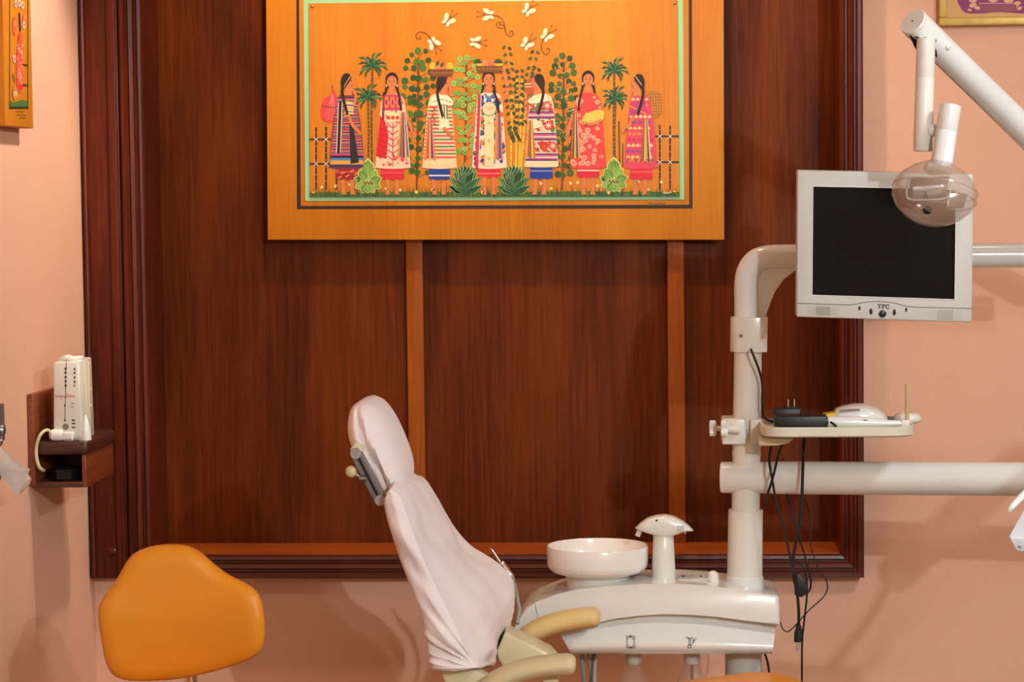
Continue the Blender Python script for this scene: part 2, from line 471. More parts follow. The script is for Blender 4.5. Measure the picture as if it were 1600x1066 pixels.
SKIN, HAIR, CREAM, RED, BLUE, GRN, DGRN, LGRN = (205, 120, 70), (38, 22, 20), (232, 208, 160), (205, 40, 48), (34, 50, 150), (58, 110, 40), (30, 74, 42), (120, 165, 70)
ORG, PINK, YEL, PURP, TEAL, WHT, BRN, BLK = (228, 110, 30), (222, 92, 110), (235, 175, 40), (150, 40, 120), (40, 120, 150), (240, 225, 200), (110, 62, 28), (35, 26, 24)
rnd = random.Random(3)
# grass, fences
d = Draw(pl)
d.poly([(484, 308), (484, 301), (640, 300), (770, 301), (900, 299), (1062, 300), (1062, 307)], (70, 96, 36), 1)
for i in range(330):
    x = 485 + 575*i/330 + rnd.uniform(-1, 1); h = rnd.uniform(8, 19)
    d.poly([(x-0.9, 307), (x+0.9, 307), (x + rnd.uniform(-2.5, 2.5), 307-h)], rnd.choice([(52, 88, 34), (70, 104, 40), (40, 74, 34), (92, 116, 50)]), 2)
d.build('painted_grass', pan)
for sx in (0, 1):
    d = Draw(pl)
    posts = ((494, 200), (509.5, 199), (526, 205)) if not sx else ((1031, 196), (1047, 197), (1022, 210))
    for x, y0 in posts[:2] + (posts[2:] if not sx else ()):
        d.line([(x, y0), (x, 296)], 3, (70, 48, 26), 1)
        for k in range(8): d.rect(x-1.5, y0+6+k*11, x+1.5, y0+7.5+k*11, (150, 120, 70), 2)
    for y in ((218, 256) if not sx else (213, 253.5)):
        d.line([(484, y), (524, y)] if not sx else [(1024, y), (1060, y)], 3, (66, 50, 30), 2)
        for x, _ in posts[:2]: d.line([(x-3, y-3), (x+3, y+3)], 1, WHT, 3); d.line([(x-3, y+3), (x+3, y-3)], 1, WHT, 3)
    d.build('painted_fence', pan)
# small flowers in the grass
for i in range(26):
    x = 500 + i*21.5 + rnd.uniform(-6, 6); y = rnd.uniform(284, 301)
    d = Draw(pl); d.disc(x, y, 2.6, (236, 200, 120), 4, n=8); d.disc(x, y-0.6, 1.1, (250, 230, 180), 4, n=6)
    d.build('painted_flower', pan)
# palms
def palm(x, y0, y1, crowns):
    d = Draw(pl)
    for cx, cy, r in crowns:
        d.line([(cx, cy), (cx + (x-cx)*0.4, (cy+y1)/2), (cx + (x-cx)*0.2, y1)], 3.2, (92, 66, 28), 1)
        for k in range(13):
            t = (cy + 16 + k*(y1-cy-20)/13); d.rect(cx-1.6+(x-cx)*0.3, t, cx+1.6+(x-cx)*0.3, t+1.5, (150, 118, 60), 2)
        for k in range(13):
            a = -math.pi/2 + (k-6)*0.40; l = r*(0.95 + 0.2*math.sin(k*2.1))
            d.leaf(cx, cy, l, 1.9, a, [(30, 78, 44), (52, 122, 80), (24, 66, 38)][k % 3], 3)
            d.leaf(cx + 0.62*l*math.cos(a), cy + 0.62*l*math.sin(a), l*0.5, 1.4, a + (0.5 if math.cos(a) > 0 else -0.5), [(36, 90, 50), (26, 68, 38)][k % 2], 3)
    d.build('painted_palm', pan)
palm(578, 80, 256, [(582, 103, 22), (575, 152, 22)])
palm(957, 92, 256, [(960, 110, 21), (962, 154, 21)])
d = Draw(pl); d.line([(967, 190), (968, 256)], 2.5, (92, 66, 28), 1); d.line([(973, 225), (973, 260)], 2, (92, 66, 28), 1); d.build('painted_cane', pan)
# round-leafed trees
def tree(x0, ytop, yb, w, leafc, r, n, dots=None, stem=BRN, seedv=1, pts=None):
    q = random.Random(seedv); d = Draw(pl)
    d.line([(x0, ytop+8), (x0-1, (ytop+yb)/2), (x0-3, yb)], 3, stem, 1)
    rows = 15
    for rr_ in range(rows):
        t = rr_/(rows-1); y = ytop + (yb-ytop)*0.88*t
        wd = w*(0.25 + 0.75*math.sin(min(1.0, 0.18 + t*1.25)*math.pi*0.62)) if t < 0.6 else w*0.5
        cnt = max(1, round(n/rows*wd/w*0.95))
        for k in range(cnt):
            x = x0 + (0 if cnt == 1 else -wd + 2*wd*k/(cnt-1)) + q.uniform(-2.5, 2.5); yy = y + q.uniform(-4, 4)
            d.line([(x, yy), (x0, yy+8)], 0.8, stem, 1)
            r1 = r*q.uniform(0.8, 1.15); c = leafc[q.randrange(len(leafc))]
            d.disc(x, yy, r1, c, 3, n=9)
            if dots == (80, 130, 50): d.disc(x, yy, r1*0.3, dots, 4, n=5)
    if dots == (236, 226, 200):
        for k in range(40): d.disc(x0 + q.uniform(-w*.8, w*.8), q.uniform(ytop+10, (ytop+yb)/2+30), 0.9, (240, 230, 205), 4, n=5)
    d.build('painted_tree', pan)
tree(654, 82, 296, 25, [(46, 92, 30), (62, 112, 38), (34, 76, 30)], 4.8, 92, seedv=2)
tree(729, 90, 260, 21, [(128, 176, 84), (112, 160, 78), (140, 186, 96)], 4.2, 88, (80, 130, 50), seedv=5)
tree(881, 90, 296, 21, [(52, 82, 24), (40, 70, 24), (66, 96, 30)], 4.9, 86, (236, 226, 200), seedv=8)
# bamboo
d = Draw(pl); q = random.Random(11)
for x0, x1, yt in ((800, 798, 150), (808, 806, 120), (816, 811, 120), (822, 814, 160)):
    d.line([(x0, yt), (x1, 268)], 3.4, (232, 178, 56), 2)
    for k in range(8):
        y = yt + 10 + k*13; d.rect((x0+x1)/2-2, y, (x0+x1)/2+2, y+1.2, (160, 96, 26), 2)
for bx, by, ax, ay in ((806, 180, 792, 72), (811, 180, 836, 80), (803, 210, 790, 110), (814, 200, 838, 108), (808, 220, 800, 200), (812, 200, 812, 108)):
    d.line([(bx, by), ((bx+ax)/2, (by+ay)/2), (ax, ay)], 1.3, (196, 138, 50), 1)
    for k in range(9):
        t = k/9; x = ax+(bx-ax)*t; y = ay+(by-ay)*t
        for sg in (-1, 1):
            d.disc(x + sg*4.4, y + 2 + q.uniform(-2, 2), 3.6, q.choice([(62, 74, 32), (48, 62, 28), (76, 88, 38)]), 3, ry=2.4, n=8, a=sg*0.7)
d.build('painted_bamboo', pan)
# agaves and broad-leaf plants
def agave(x, yb, r, cols, nl=7, w=5.5, out=None):
    d = Draw(pl)
    for ring, (l, lift) in enumerate(((r, 0), (r*0.82, -12), (r*0.62, -26))):
        for k in range(nl):
            a = -math.pi/2 + (k-(nl-1)/2)*(2.6/nl)*(1-0.22*ring); l_ = l*(0.8 + 0.6*max(0, math.cos(a+math.pi/2))**3)
            d.leaf(x, yb + lift*0.6, l_, w + 0.9, a, out or (150, 190, 130), 5 + ring)
            d.leaf(x, yb + lift*0.6, l_*0.96, w, a, cols[(k+ring) % len(cols)], 5 + ring)
    d.build('painted_agave', pan)
agave(727, 303, 36, [(28, 78, 46), (36, 92, 54), (22, 64, 40)])
agave(803, 303, 36, [(28, 78, 46), (36, 92, 54), (22, 64, 40)])
def broad(x, y):
    d = Draw(pl)
    for k, (ang, l) in enumerate(((-1.57, 34), (-2.2, 22), (-0.94, 22), (-2.85, 21), (-0.29, 21), (2.75, 20), (0.39, 20), (2.1, 18), (1.04, 18), (1.57, 16))):
        cx, cy = x + l*0.56*math.cos(ang), y + l*0.56*math.sin(ang); ex, ey = x + l*1.08*math.cos(ang), y + l*1.08*math.sin(ang)
        for gr, colr, ly in ((1.0, (214, 224, 150), 5), (0.88, [(118, 160, 62), (98, 142, 54), (136, 174, 74)][k % 3], 6)):
            d.disc(cx, cy, l*0.42*gr, colr, ly, ry=l*0.34*gr, n=14, a=ang); d.leaf(cx, cy, (l*0.56)*gr, l*0.30*gr, ang, colr, ly)
        d.line([(x, y), (cx + l*0.25*math.cos(ang), cy + l*0.25*math.sin(ang))], 0.7, (190, 206, 120), 7)
    for k in range(6): d.disc(x - 6 + k*2.4, y + (k % 2)*2, 1.6, (92, 66, 40), 7, n=6)
    d.build('painted_leafy_plant', pan)
broad(575, 285); broad(959, 283)
# butterflies
def butterfly(x, y, a, tail=None):
    d = Draw(pl); c, n = math.cos(a), math.sin(a)
    T = lambda u, v: (x + u*c - v*n, y + u*n + v*c)
    for sg in (-1, 1):
        for u, v, r1, r2, aa in ((3, 5.5, 6.6, 3.6, 0.5), (-5, 3.5, 4.2, 2.8, -0.4)):
            px, py = T(u, sg*v); d.disc(px, py, r1, (238, 206, 170), 5, ry=r2, n=12, a=a + sg*aa)
            d.disc(px, py, r1*0.55, (246, 222, 196), 6, ry=r2*0.5, n=8, a=a + sg*aa)
        d.line([T(5, 0), T(13, sg*3), T(17, sg*4.5)], 0.7, (120, 62, 24), 5); px, py = T(17, sg*4.5); d.disc(px, py, 1.1, (110, 56, 24), 5, n=6)
    d.line([T(-8, 0), T(8, 0)], 1.1, (90, 84, 80), 7)
    if tail: d.line(tail, 1.0, (96, 50, 18), 5, curve=True)
    d.build('painted_butterfly', pan)
butterfly(700, 32, -0.9)
butterfly(677, 67, 1.0, [(674, 62), (668, 54), (660, 50), (653, 51), (650, 56), (653, 61), (657, 60), (657, 56)])
butterfly(763, 23, 3.2, [(771, 24), (780, 26), (787, 34), (788, 42), (784, 44), (777, 42), (776, 37), (780, 34), (783, 36), (781, 39), (788, 40), (791, 52), (797, 57), (802, 53), (800, 48), (796, 50), (798, 53)])
butterfly(743, 66, 0.05)
butterfly(825, 16, -0.85)
butterfly(823, 69, -0.85)
butterfly(854, 56, -0.85, [(848, 62), (846, 72), (848, 81), (854, 85), (859, 80), (857, 75), (853, 78)])
# women
def feet(d, x, y, f):
    for sx in (-7, 7):
        d.poly([(x+sx-3.2, y), (x+sx+3.2, y), (x+sx+2.4, 297), (x+sx+4+2*f, 304), (x+sx-4+2*f, 304), (x+sx-2.4, 297)], SKIN, 4)
def body(d, cx, ys, yh, ws, wh, col):
    d.smooth([(cx-ws*0.5, ys), (cx+ws*0.5, ys), (cx+ws, ys+12), (cx+wh*0.85, (ys+yh)/2), (cx+wh, yh-6), (cx+wh*0.96, yh), (cx, yh+2), (cx-wh*0.96, yh), (cx-wh, yh-6), (cx-wh*0.85, (ys+yh)/2), (cx-ws, ys+12)], col, 5)
def half(cx, ys, yh, ws, wh, y):
    t = (y-ys)/(yh-ys); return ws + (wh-ws)*max(0, min(1, t*1.25))
def stripes(d, cx, ys, yh, ws, wh, seq, y0, y1, lay=6):
    y = y0; i = 0
    while y < y1:
        col, h = seq[i % len(seq)]; w = half(cx, ys, yh, ws, wh, y)*0.95; w2 = half(cx, ys, yh, ws, wh, y+h)*0.95
        if col: d.poly([(cx-w, y), (cx+w, y), (cx+w2, y+h), (cx-w2, y+h)], col, lay)
        y += h; i += 1
def skirt(d, cx, w, y0, y1, cols):
    d.poly([(cx-w*0.94, y0), (cx+w*0.94, y0), (cx+w, y1-2), (cx+w*0.5, y1), (cx-w*0.5, y1), (cx-w, y1-2)], cols[0], 4)
    for k in range(1, len(cols)):
        y = y0 + (y1-y0)*(k+0.4)/(len(cols)+0.8); d.rect(cx-w*0.97, y, cx+w*0.97, y+2.2, cols[k], 5)
def front_head(d, cx, y):
    d.disc(cx, y+11, 10, HAIR, 6, ry=12, n=18)
    d.poly([(cx-9, y+14), (cx-4, y+14), (cx-9, y+34), (cx-12, y+36)], HAIR, 6); d.poly([(cx+9, y+14), (cx+4, y+14), (cx+9, y+34), (cx+12, y+36)], HAIR, 6)
    d.poly([(cx-3.5, y+22), (cx+3.5, y+22), (cx+6, y+34), (cx-6, y+34)], SKIN, 7)
    d.disc(cx, y+14, 7.8, SKIN, 8, ry=9.6, n=18)
    d.poly([(cx-8, y+9), (cx, y+3), (cx+8, y+9), (cx+6, y+3), (cx, y+0.5), (cx-6, y+3)], HAIR, 9)
    for sx in (-1, 1):
        d.disc(cx+sx*3.4, y+12.6, 1.0, BLK, 9, n=7); d.line([(cx+sx*2, y+10), (cx+sx*5, y+10.3)], 0.6, HAIR, 9)
        d.disc(cx+sx*8.3, y+20, 1.0, WHT, 9, ry=2.2, n=6)
    d.line([(cx, y+13), (cx+0.8, y+16.5), (cx-0.6, y+16.8)], 0.5, (170, 90, 56), 9); d.line([(cx-1.9, y+19.6), (cx+1.9, y+19.6)], 1.0, (180, 60, 50), 9)
def side_head(d, cx, y, s):
    d.smooth([(cx-9*s, y+10), (cx-5*s, y+1), (cx+3*s, y), (cx+7*s, y+5), (cx+5*s, y+12), (cx-1*s, y+20), (cx-6*s, y+24), (cx-9*s, y+18)], HAIR, 8)
    d.poly([(cx-1*s, y+20), (cx+7*s, y+20), (cx+8*s, y+34), (cx-5*s, y+34)], SKIN, 6)
    d.smooth([(cx+2*s, y+5), (cx+7.5*s, y+4), (cx+9.6*s, y+9), (cx+11.8*s, y+14), (cx+9.8*s, y+16), (cx+9.4*s, y+21), (cx+4*s, y+23.5), (cx-1*s, y+19), (cx-1*s, y+12)], SKIN, 7)
    d.poly([(cx+2*s, y+2), (cx+8*s, y+5), (cx+1*s, y+13), (cx-3*s, y+14)], HAIR, 9)
    d.disc(cx+7*s, y+11, 1.0, BLK, 9, n=7); d.line([(cx+7*s, y+19), (cx+10*s, y+18.7)], 1.0, (180, 60, 50), 9)
    d.line([(cx-6*s, y+18), (cx-7*s, y+30), (cx-3*s, y+48), (cx+1*s, y+62)], 4, HAIR, 11, curve=True)
def ribbons(d, x, y0, y1, spread, cols, lay=10):
    n = len(cols)
    for k, c in enumerate(cols):
        a0, a1 = k/n, (k+1)/n
        d.poly([(x-3+6*a0, y0), (x-3+6*a1, y0), (x-spread+2*spread*a1, y1 - 3*(k % 2)), (x-spread+2*spread*a0, y1 - 3*(k % 2))], c, lay)
def arm(d, pts, w=5, lay=9): d.line(pts, w, SKIN, lay, curve=True); d.disc(pts[-1][0], pts[-1][1], w*0.55, SKIN, lay, ry=w*0.8, n=8)
def basket(d, x0, x1, y0, y1, lay=9):
    d.poly([(x0, y0), (x1, y0), (x1-4, y1), (x0+4, y1)], (120, 72, 34), lay)
    for k in range(7): d.line([(x0+2+k*(x1-x0-4)/6, y0), (x0+5+k*(x1-x0-10)/6, y1)], 0.7, (70, 40, 20), lay)
    d.line([(x0, (y0+y1)/2), (x1, (y0+y1)/2)], 0.8, (170, 112, 56), lay)
    for fx, fc in ((0.16, YEL), (0.36, (226, 130, 70)), (0.6, (214, 110, 60)), (0.84, YEL)):
        d.disc(x0+(x1-x0)*fx, y0-4, 6, fc, lay-1, ry=6.5)
WL = []
# 1: striped shawl, pink bundle
d = Draw(pl); feet(d, 543, 280, 1); skirt(d, 543, 19, 260, 281, [(150, 30, 30), (196, 80, 60), (150, 30, 30)])
for k in range(16): d.disc(527+(k*7) % 33, 266+(k*5) % 13, 1.3, (222, 150, 110), 5, n=5)
d.smooth([(515, 150), (521, 142), (526, 150), (527, 178), (520, 190), (505, 188), (501, 172), (506, 155)], (216, 62, 70), 3)
for k in range(4): d.line([(520, 146), (506+k*6, 187)], 1.0, (236, 140, 130), 3)
d.line([(503, 166), (527, 169)], 1.4, BRN, 4); d.line([(521, 142), (519, 134)], 2, (190, 50, 60), 4)
body(d, 542, 147, 262, 15, 27, (120, 44, 70)); stripes(d, 542, 147, 262, 15, 27, [((60, 46, 70), 2.2), ((210, 90, 110), 2.4), ((98, 120, 60), 1.8), ((64, 84, 140), 1.6), ((190, 60, 80), 2.6), (BLK, 1.2), ((216, 140, 120), 1.6)], 152, 240)
stripes(d, 542, 147, 262, 15, 27, [((220, 60, 120), 3), (BLK, 4), ((70, 130, 190), 4), ((236, 160, 50), 6), ((50, 50, 110), 4)], 240, 261)
d.line([(532, 160), (529, 239)], 4, (30, 24, 26), 7); d.line([(529, 160), (526, 239)], 1, WHT, 7); d.line([(535, 160), (532, 239)], 1, WHT, 7)
d.poly([(540, 158), (552, 160), (553, 180), (538, 182)], (232, 190, 120), 8)
for k, c in enumerate((BLUE, (230, 150, 50), (60, 130, 180), BLK)): d.line([(539, 164+k*5), (552, 165+k*5)], 2, c, 8)
arm(d, [(545, 180), (551, 195), (563, 208)], 5); d.poly([(546, 192), (552, 194), (561, 254), (548, 256)], (36, 30, 36), 8)
arm(d, [(553, 165), (556, 150), (551, 140)], 4, 6); side_head(d, 542, 115, 1)
d.line([(537, 137), (549, 117)], 1.2, (200, 160, 90), 10); WL.append(d)
# 2
d = Draw(pl); feet(d, 613, 280, 0); skirt(d, 613.5, 18.5, 262, 281, [(206, 36, 56), (232, 80, 90), (206, 36, 56)])
arm(d, [(633, 172), (641, 195), (647, 213)], 5, 4)
body(d, 614, 147, 262, 18, 27, (232, 196, 170)); q = random.Random(4)
for k in range(60):
    y = q.uniform(155, 258); w = half(614, 147, 262, 18, 27, y)*0.88; d.disc(614+q.uniform(-w, w), y, q.uniform(1.2, 3), (220, 70, 66), 6, n=7)
d.poly([(600, 148), (627, 148), (629, 172), (599, 172)], (190, 50, 110), 7)
for k in range(3): d.disc(604+k*9.5, 160, 4.2, (232, 130, 40), 7, ry=10, n=6); d.disc(604+k*9.5, 160, 2.0, PURP, 8, ry=5, n=6)
d.rect(605, 176, 624, 190, CREAM, 7)
for k in range(3): d.disc(607+k*7, 184, 3, RED, 8, n=8)
for k in range(6): d.line([(614, 200+k*10), (606, 194+k*10)], 1.3, RED, 7); d.line([(614, 200+k*10), (622, 194+k*10)], 1.3, RED, 7)
d.line([(614, 192), (614, 260)], 1.2, RED, 7)
d.poly([(594, 180), (602, 190), (607, 210), (604, 248), (588, 244)], (200, 24, 40), 8)
for k in range(5): d.line([(592, 200+k*9), (605, 204+k*9)], 0.8, (160, 14, 30), 8)
d.line([(600, 145), (599, 186)], 3, HAIR, 10); d.line([(623, 145), (627, 172)], 3, HAIR, 10); d.line([(600, 150), (600, 188)], 1.4, RED, 11)
ribbons(d, 630, 175, 248, 9, [(230, 140, 40), (60, 130, 60), (210, 60, 80), (50, 60, 150), (236, 180, 60), (90, 90, 160)])
front_head(d, 612.5, 114); WL.append(d)
# 3
d = Draw(pl); feet(d, 685, 280, 1); skirt(d, 687, 17, 260, 281, [(30, 60, 150), (30, 60, 150), (220, 220, 225)])
body(d, 687, 147, 262, 17, 26.5, (230, 204, 164)); stripes(d, 687, 147, 262, 17, 26.5, [((214, 84, 90), 3), (None, 3), ((66, 120, 60), 2.2), (None, 3)], 166, 250)
stripes(d, 687, 147, 262, 17, 26.5, [((228, 206, 160), 9)], 250, 259)
d.poly([(684, 165), (698, 165), (698, 188), (686, 188)], (225, 200, 160), 7)
for k in range(3): d.line([(690+k*4, 164), (691+k*4, 186)], 1.6, (70, 124, 64), 8)
for k in range(8): d.disc(676+(k % 2)*3, 166+k*4, 2, (190, 60, 40), 8, n=6)
d.poly([(687, 186), (701, 186), (703, 200), (686, 203)], (236, 222, 190), 8)
d.smooth([(675, 156), (682, 149), (698, 149), (707, 157), (706, 165), (690, 163), (676, 166)], (240, 226, 196), 9); d.line([(677, 159), (690, 155), (706, 160)], 0.7, BLK, 10)
arm(d, [(694, 200), (701, 208), (708, 215)], 5); arm(d, [(705, 158), (704, 140), (702, 122)], 4.5, 6)
ribbons(d, 672, 185, 250, 9, [(225, 130, 50), (200, 60, 70), (230, 180, 70), (60, 60, 150), (220, 120, 60)])
side_head(d, 691, 119, 1); basket(d, 671, 709, 108, 120); d.leaf(682, 104, 11, 3, -1.2, (60, 80, 30), 10); d.leaf(688, 105, 10, 3, -0.9, (60, 80, 30), 10); WL.append(d)
# 4
d = Draw(pl); feet(d, 764, 276, 0); skirt(d, 764.5, 18, 258, 277, [(214, 34, 60), (214, 34, 60), (232, 120, 100)])
arm(d, [(783, 160), (793, 140), (787, 110)], 5.5, 4); arm(d, [(744, 172), (738, 195), (732, 210)], 5, 4)
body(d, 765, 145, 262, 19, 27, (228, 210, 190)); q = random.Random(9)
for k in range(150):
    y = q.uniform(152, 256); w = half(765, 145, 262, 19, 27, y)*0.86; c = q.choice([(40, 60, 150), (226, 100, 40), (50, 120, 70), (226, 130, 50), (40, 90, 150)])
    d.disc(765+q.uniform(-w, w), y, q.uniform(2, 4.6), c, 6, n=7)
d.rect(757, 178, 772, 260, CREAM, 7)
for k in range(3): d.disc(764, 192+k*28, 2.6, (170, 150, 80), 8, n=6); d.disc(764, 192+k*28, 1.3, CREAM, 8, n=6)
d.disc(764.5, 170, 11.5, (90, 110, 60), 8, n=20); d.disc(764.5, 170, 10.5, (238, 200, 160), 9, n=20)
for k in range(5): d.line([(758+k*2.5, 166+(k % 3)*3), (762+k*2.5, 168+(k % 2)*3)], 0.8, (226, 140, 90), 9)
d.poly([(756, 147), (764, 160), (773, 147), (769, 147), (764, 153), (760, 147)], (60, 120, 180), 9)
d.line([(749, 148), (745, 262)], 4, (216, 34, 56), 8); d.line([(752, 148), (748, 262)], 1, WHT, 8)
d.line([(771, 142), (778, 158), (779, 176)], 3.5, HAIR, 11)
ribbons(d, 779, 172, 250, 7, [(232, 140, 40), (226, 120, 50), (120, 110, 140), (60, 70, 150), (210, 100, 90)])
front_head(d, 763.5, 111); basket(d, 743, 786, 103, 113, 9)
for fx in (747, 779):
    for k in range(7): d.leaf(fx, 99, 9, 1.6, -1.57+(k-3)*0.42, (36, 80, 40), 10)
WL.append(d)
# 5
d = Draw(pl); feet(d, 844, 279, -1); skirt(d, 846, 18, 258, 280, [(30, 56, 150), (120, 140, 200), (30, 56, 150)])
arm(d, [(828, 200), (822, 170), (822, 142)], 4.5, 4); d.smooth([(820, 130), (830, 121), (838, 126), (838, 144), (828, 148), (821, 142)], (168, 82, 44), 4); d.line([(820, 132), (836, 130)], 1.5, WHT, 5); d.line([(820, 136), (836, 135)], 1, WHT, 5)
body(d, 846, 147, 260, 18, 26.5, (216, 196, 170)); q = random.Random(12)
for k in range(80):
    y = q.choice([q.uniform(158, 172), q.uniform(186, 204), q.uniform(222, 238)]); w = half(846, 147, 260, 18, 26.5, y)*0.85
    d.disc(846+q.uniform(-w, w), y, q.uniform(1.4, 4), q.choice([(204, 40, 40), (60, 110, 50), (206, 50, 40), (90, 120, 60)]), 6, n=7)
for y in (174, 208, 240): stripes(d, 846, 147, 260, 18, 26.5, [((40, 50, 120), 2), ((210, 90, 130), 3), (WHT, 1.6), ((210, 90, 130), 2.5), ((40, 50, 120), 2)], y, y+10, 7)
stripes(d, 846, 147, 260, 18, 26.5, [((232, 210, 170), 9)], 252, 260, 7)
for x, y in ((855, 165), (857, 196), (864, 228)): d.disc(x, y, 7, (208, 40, 44), 8, n=12); [d.line([(x, y), (x+5.5*math.cos(a), y+5.5*math.sin(a))], 1, WHT, 9) for a in [k*0.785 for k in range(8)]]
d.poly([(840, 223), (850, 229), (862, 222), (854, 233), (862, 238), (848, 236)], (206, 60, 40), 9)
d.smooth([(825, 158), (835, 149), (850, 147), (857, 156), (848, 160), (830, 162)], (236, 214, 180), 9)
d.poly([(832, 186), (847, 190), (847, 198), (832, 202)], (236, 214, 180), 9)
ribbons(d, 829, 188, 248, 8, [(226, 150, 40), (200, 60, 50), (70, 120, 70), (236, 180, 60), (210, 100, 50)])
side_head(d, 842, 116, -1); WL.append(d)
# 6
d = Draw(pl); feet(d, 919, 277, 0); skirt(d, 919, 17.5, 258, 278, [(204, 34, 56), (226, 200, 170), (204, 34, 56)])
arm(d, [(897, 175), (889, 198), (887, 212)], 5, 4)
body(d, 919, 146, 262, 19, 28, (214, 66, 64)); q = random.Random(15)
for k in range(60):
    y = q.uniform(152, 256); w = half(919, 146, 262, 19, 28, y)*0.88; x = 919+q.uniform(-w, w); r_ = q.uniform(2, 4.2)
    d.disc(x, y, r_, (236, 190, 160), 6, n=9); d.disc(x, y, r_*0.62, (218, 84, 76), 7, n=8); d.disc(x, y, r_*0.25, (240, 210, 180), 8, n=5)
d.smooth([(911, 182), (925, 174), (941, 172), (944, 182), (938, 190), (914, 192)], (228, 180, 90), 9)
for k in range(8): d.line([(914+k*3.6, 188), (916+k*3.6, 176)], 1.6, (236, 206, 80), 10)
arm(d, [(940, 188), (925, 194), (912, 193)], 4.5, 10)
ribbons(d, 899, 172, 248, 8, [(210, 60, 60), (60, 110, 80), (230, 160, 50), (50, 70, 140), (236, 150, 60)])
d.line([(909, 142), (905, 160), (904, 172)], 3.2, HAIR, 11); front_head(d, 919, 111); WL.append(d)
# 7
d = Draw(pl); feet(d, 1001, 280, -1); skirt(d, 1002, 18, 260, 281, [(210, 36, 60), (230, 90, 80), (210, 36, 60)])
d.smooth([(1012, 146), (1026, 143), (1033, 158), (1034, 176), (1024, 184), (1013, 180)], (172, 110, 40), 3)
for k in range(8): d.line([(1013, 148+k*4.5), (1033, 147+k*4.5)], 0.9, (110, 66, 26), 3)
for k in range(5): d.line([(1014+k*4, 146), (1016+k*4, 182)], 0.7, (204, 150, 70), 4)
arm(d, [(990, 165), (982, 155), (990, 138)], 4.5, 4)
body(d, 1001, 148, 262, 16, 25.5, (212, 64, 92)); q = random.Random(18)
for r_ in range(11):
    y = 156 + r_*9; w = half(1001, 148, 262, 16, 25.5, y)*0.9; c = [(236, 190, 110), (226, 130, 60), (190, 40, 90), (238, 200, 150), (120, 80, 150)][r_ % 5]
    n = int(w*2/7)
    for k in range(n): x = 1001-w+k*7; d.poly([(x, y), (x+3.5, y-4), (x+7, y), (x+3.5, y+2)], c, 6)
for k in range(7): d.line([(978+k*6.5, 254), (981+k*6.5, 246), (984+k*6.5, 254)], 1.2, [(90, 130, 60), YEL][k % 2], 7)
d.poly([(985, 160), (1008, 155), (1010, 176), (984, 180)], (190, 50, 110), 7); d.line([(985, 166), (1009, 178)], 1.5, YEL, 8); d.line([(1008, 160), (986, 180)], 1.5, (60, 90, 150), 8)
arm(d, [(990, 182), (984, 195), (973, 204)], 5)
ribbons(d, 1009, 186, 252, 9, [(210, 50, 70), (60, 120, 80), (236, 170, 60), (230, 150, 50), (60, 60, 150), (226, 190, 80)])
side_head(d, 998, 116, -1); d.line([(1006, 138), (992, 118)], 1.2, (214, 180, 110), 10); WL.append(d)
wl = ['woman in striped shawl carrying a pink bundle', 'woman in white and red dress with red sash', 'woman in cream striped dress with fruit basket', 'woman in blue and orange dress under fruit basket', 'woman in banded red and green dress with jug', 'woman in pink flowered dress holding yellow fruit', 'woman in pink zigzag dress with back basket']
for d, l in zip(WL, wl): d.build('painted_woman', pan, l)
d = Draw(pl); d.line([(1036, 302), (1038, 299), (1039, 303), (1042, 300), (1043, 303), (1047, 300), (1049, 301)], 0.9, WHT, 8); d.build('signature', pan)

# ================================================================== LEFT WALL THINGS
# narrow panel painting on the left wall (front faces right)
XP = XL + 0.034
def onp(px, py): return PX(px, py, XP)
y0, y1 = onp(7, 100).y, onp(50, 100).y
zb = (onp(7, 199).z + onp(50, 198).z) / 2
z_of = lambda py: onp(28, py).z
sp = thing('panel_painting', (XL + 0.017, (y0 + y1) / 2, zb), 'narrow amber panel painting of a woman in red on left wall', 'painting')
bm = B(); box(bm, (XL + 0.001, y0, zb), (XP, y1, 2.5), bev=0.002)
obj('backing_board', bm, AMBER, sp)
spl = lambda x, y, off: PX(x, y, XP + 0.0004) + Vector((off, 0, 0))
d = Draw(spl)
for a in (((14.5, -30), (15.5, -30), (15.5, 170), (14.5, 170)), ((43, -30), (44, -30), (44, 170), (43, 170))): d.poly(list(a), (40, 50, 36), 1)
d.build('border_line', sp)
d = Draw(spl)
d.poly([(15, 170), (15, 158), (24, 160), (34, 156), (44, 158), (44, 169.5)], (58, 104, 48), 1); d.rect(15, 166.5, 44, 170, (36, 40, 34), 2)
d.build('painted_grass', sp)
d = Draw(spl)
d.smooth([(26, 80), (31, 48), (34, 60), (35, 100), (34, 138), (31, 144), (27, 140), (25, 110)], (226, 84, 64), 3)
q = random.Random(21)
for k in range(46): d.disc(30.5 + q.uniform(-4, 4), q.uniform(66, 138), 1.0, q.choice([(238, 150, 120), (214, 50, 44), (240, 170, 140)]), 4, ry=2.2, n=6)
d.disc(31, 136, 3.4, (220, 40, 48), 5, ry=5); d.line([(29.5, 20), (31, 48)], 2, (50, 40, 40), 4)
d.disc(30.5, 60, 2.8, (220, 70, 50), 4, ry=9)
for x, y, ry in ((22.5, 40, 16), (38, 32, 10)): d.disc(x, y, 3.4, (222, 90, 54), 3, ry=ry); d.disc(x, y-4, 1.5, (236, 130, 80), 4, ry=5)
for x, y in ((24, 6), (29.5, 5), (34.5, 8), (36.5, 39), (21.5, 92)): d.disc(x, y, 2.4, (236, 200, 170), 4, ry=6, n=10); d.disc(x, y, 1.4, (216, 80, 70), 5, ry=3.6, n=8)
for y in (101, 132.5): d.line([(35, y), (43, y+1)], 2.2, (52, 50, 40), 4)
d.line([(19.5, 116), (22.5, 128)], 1.2, (60, 90, 50), 4); d.disc(23, 145, 4, (190, 120, 60), 3, ry=12)
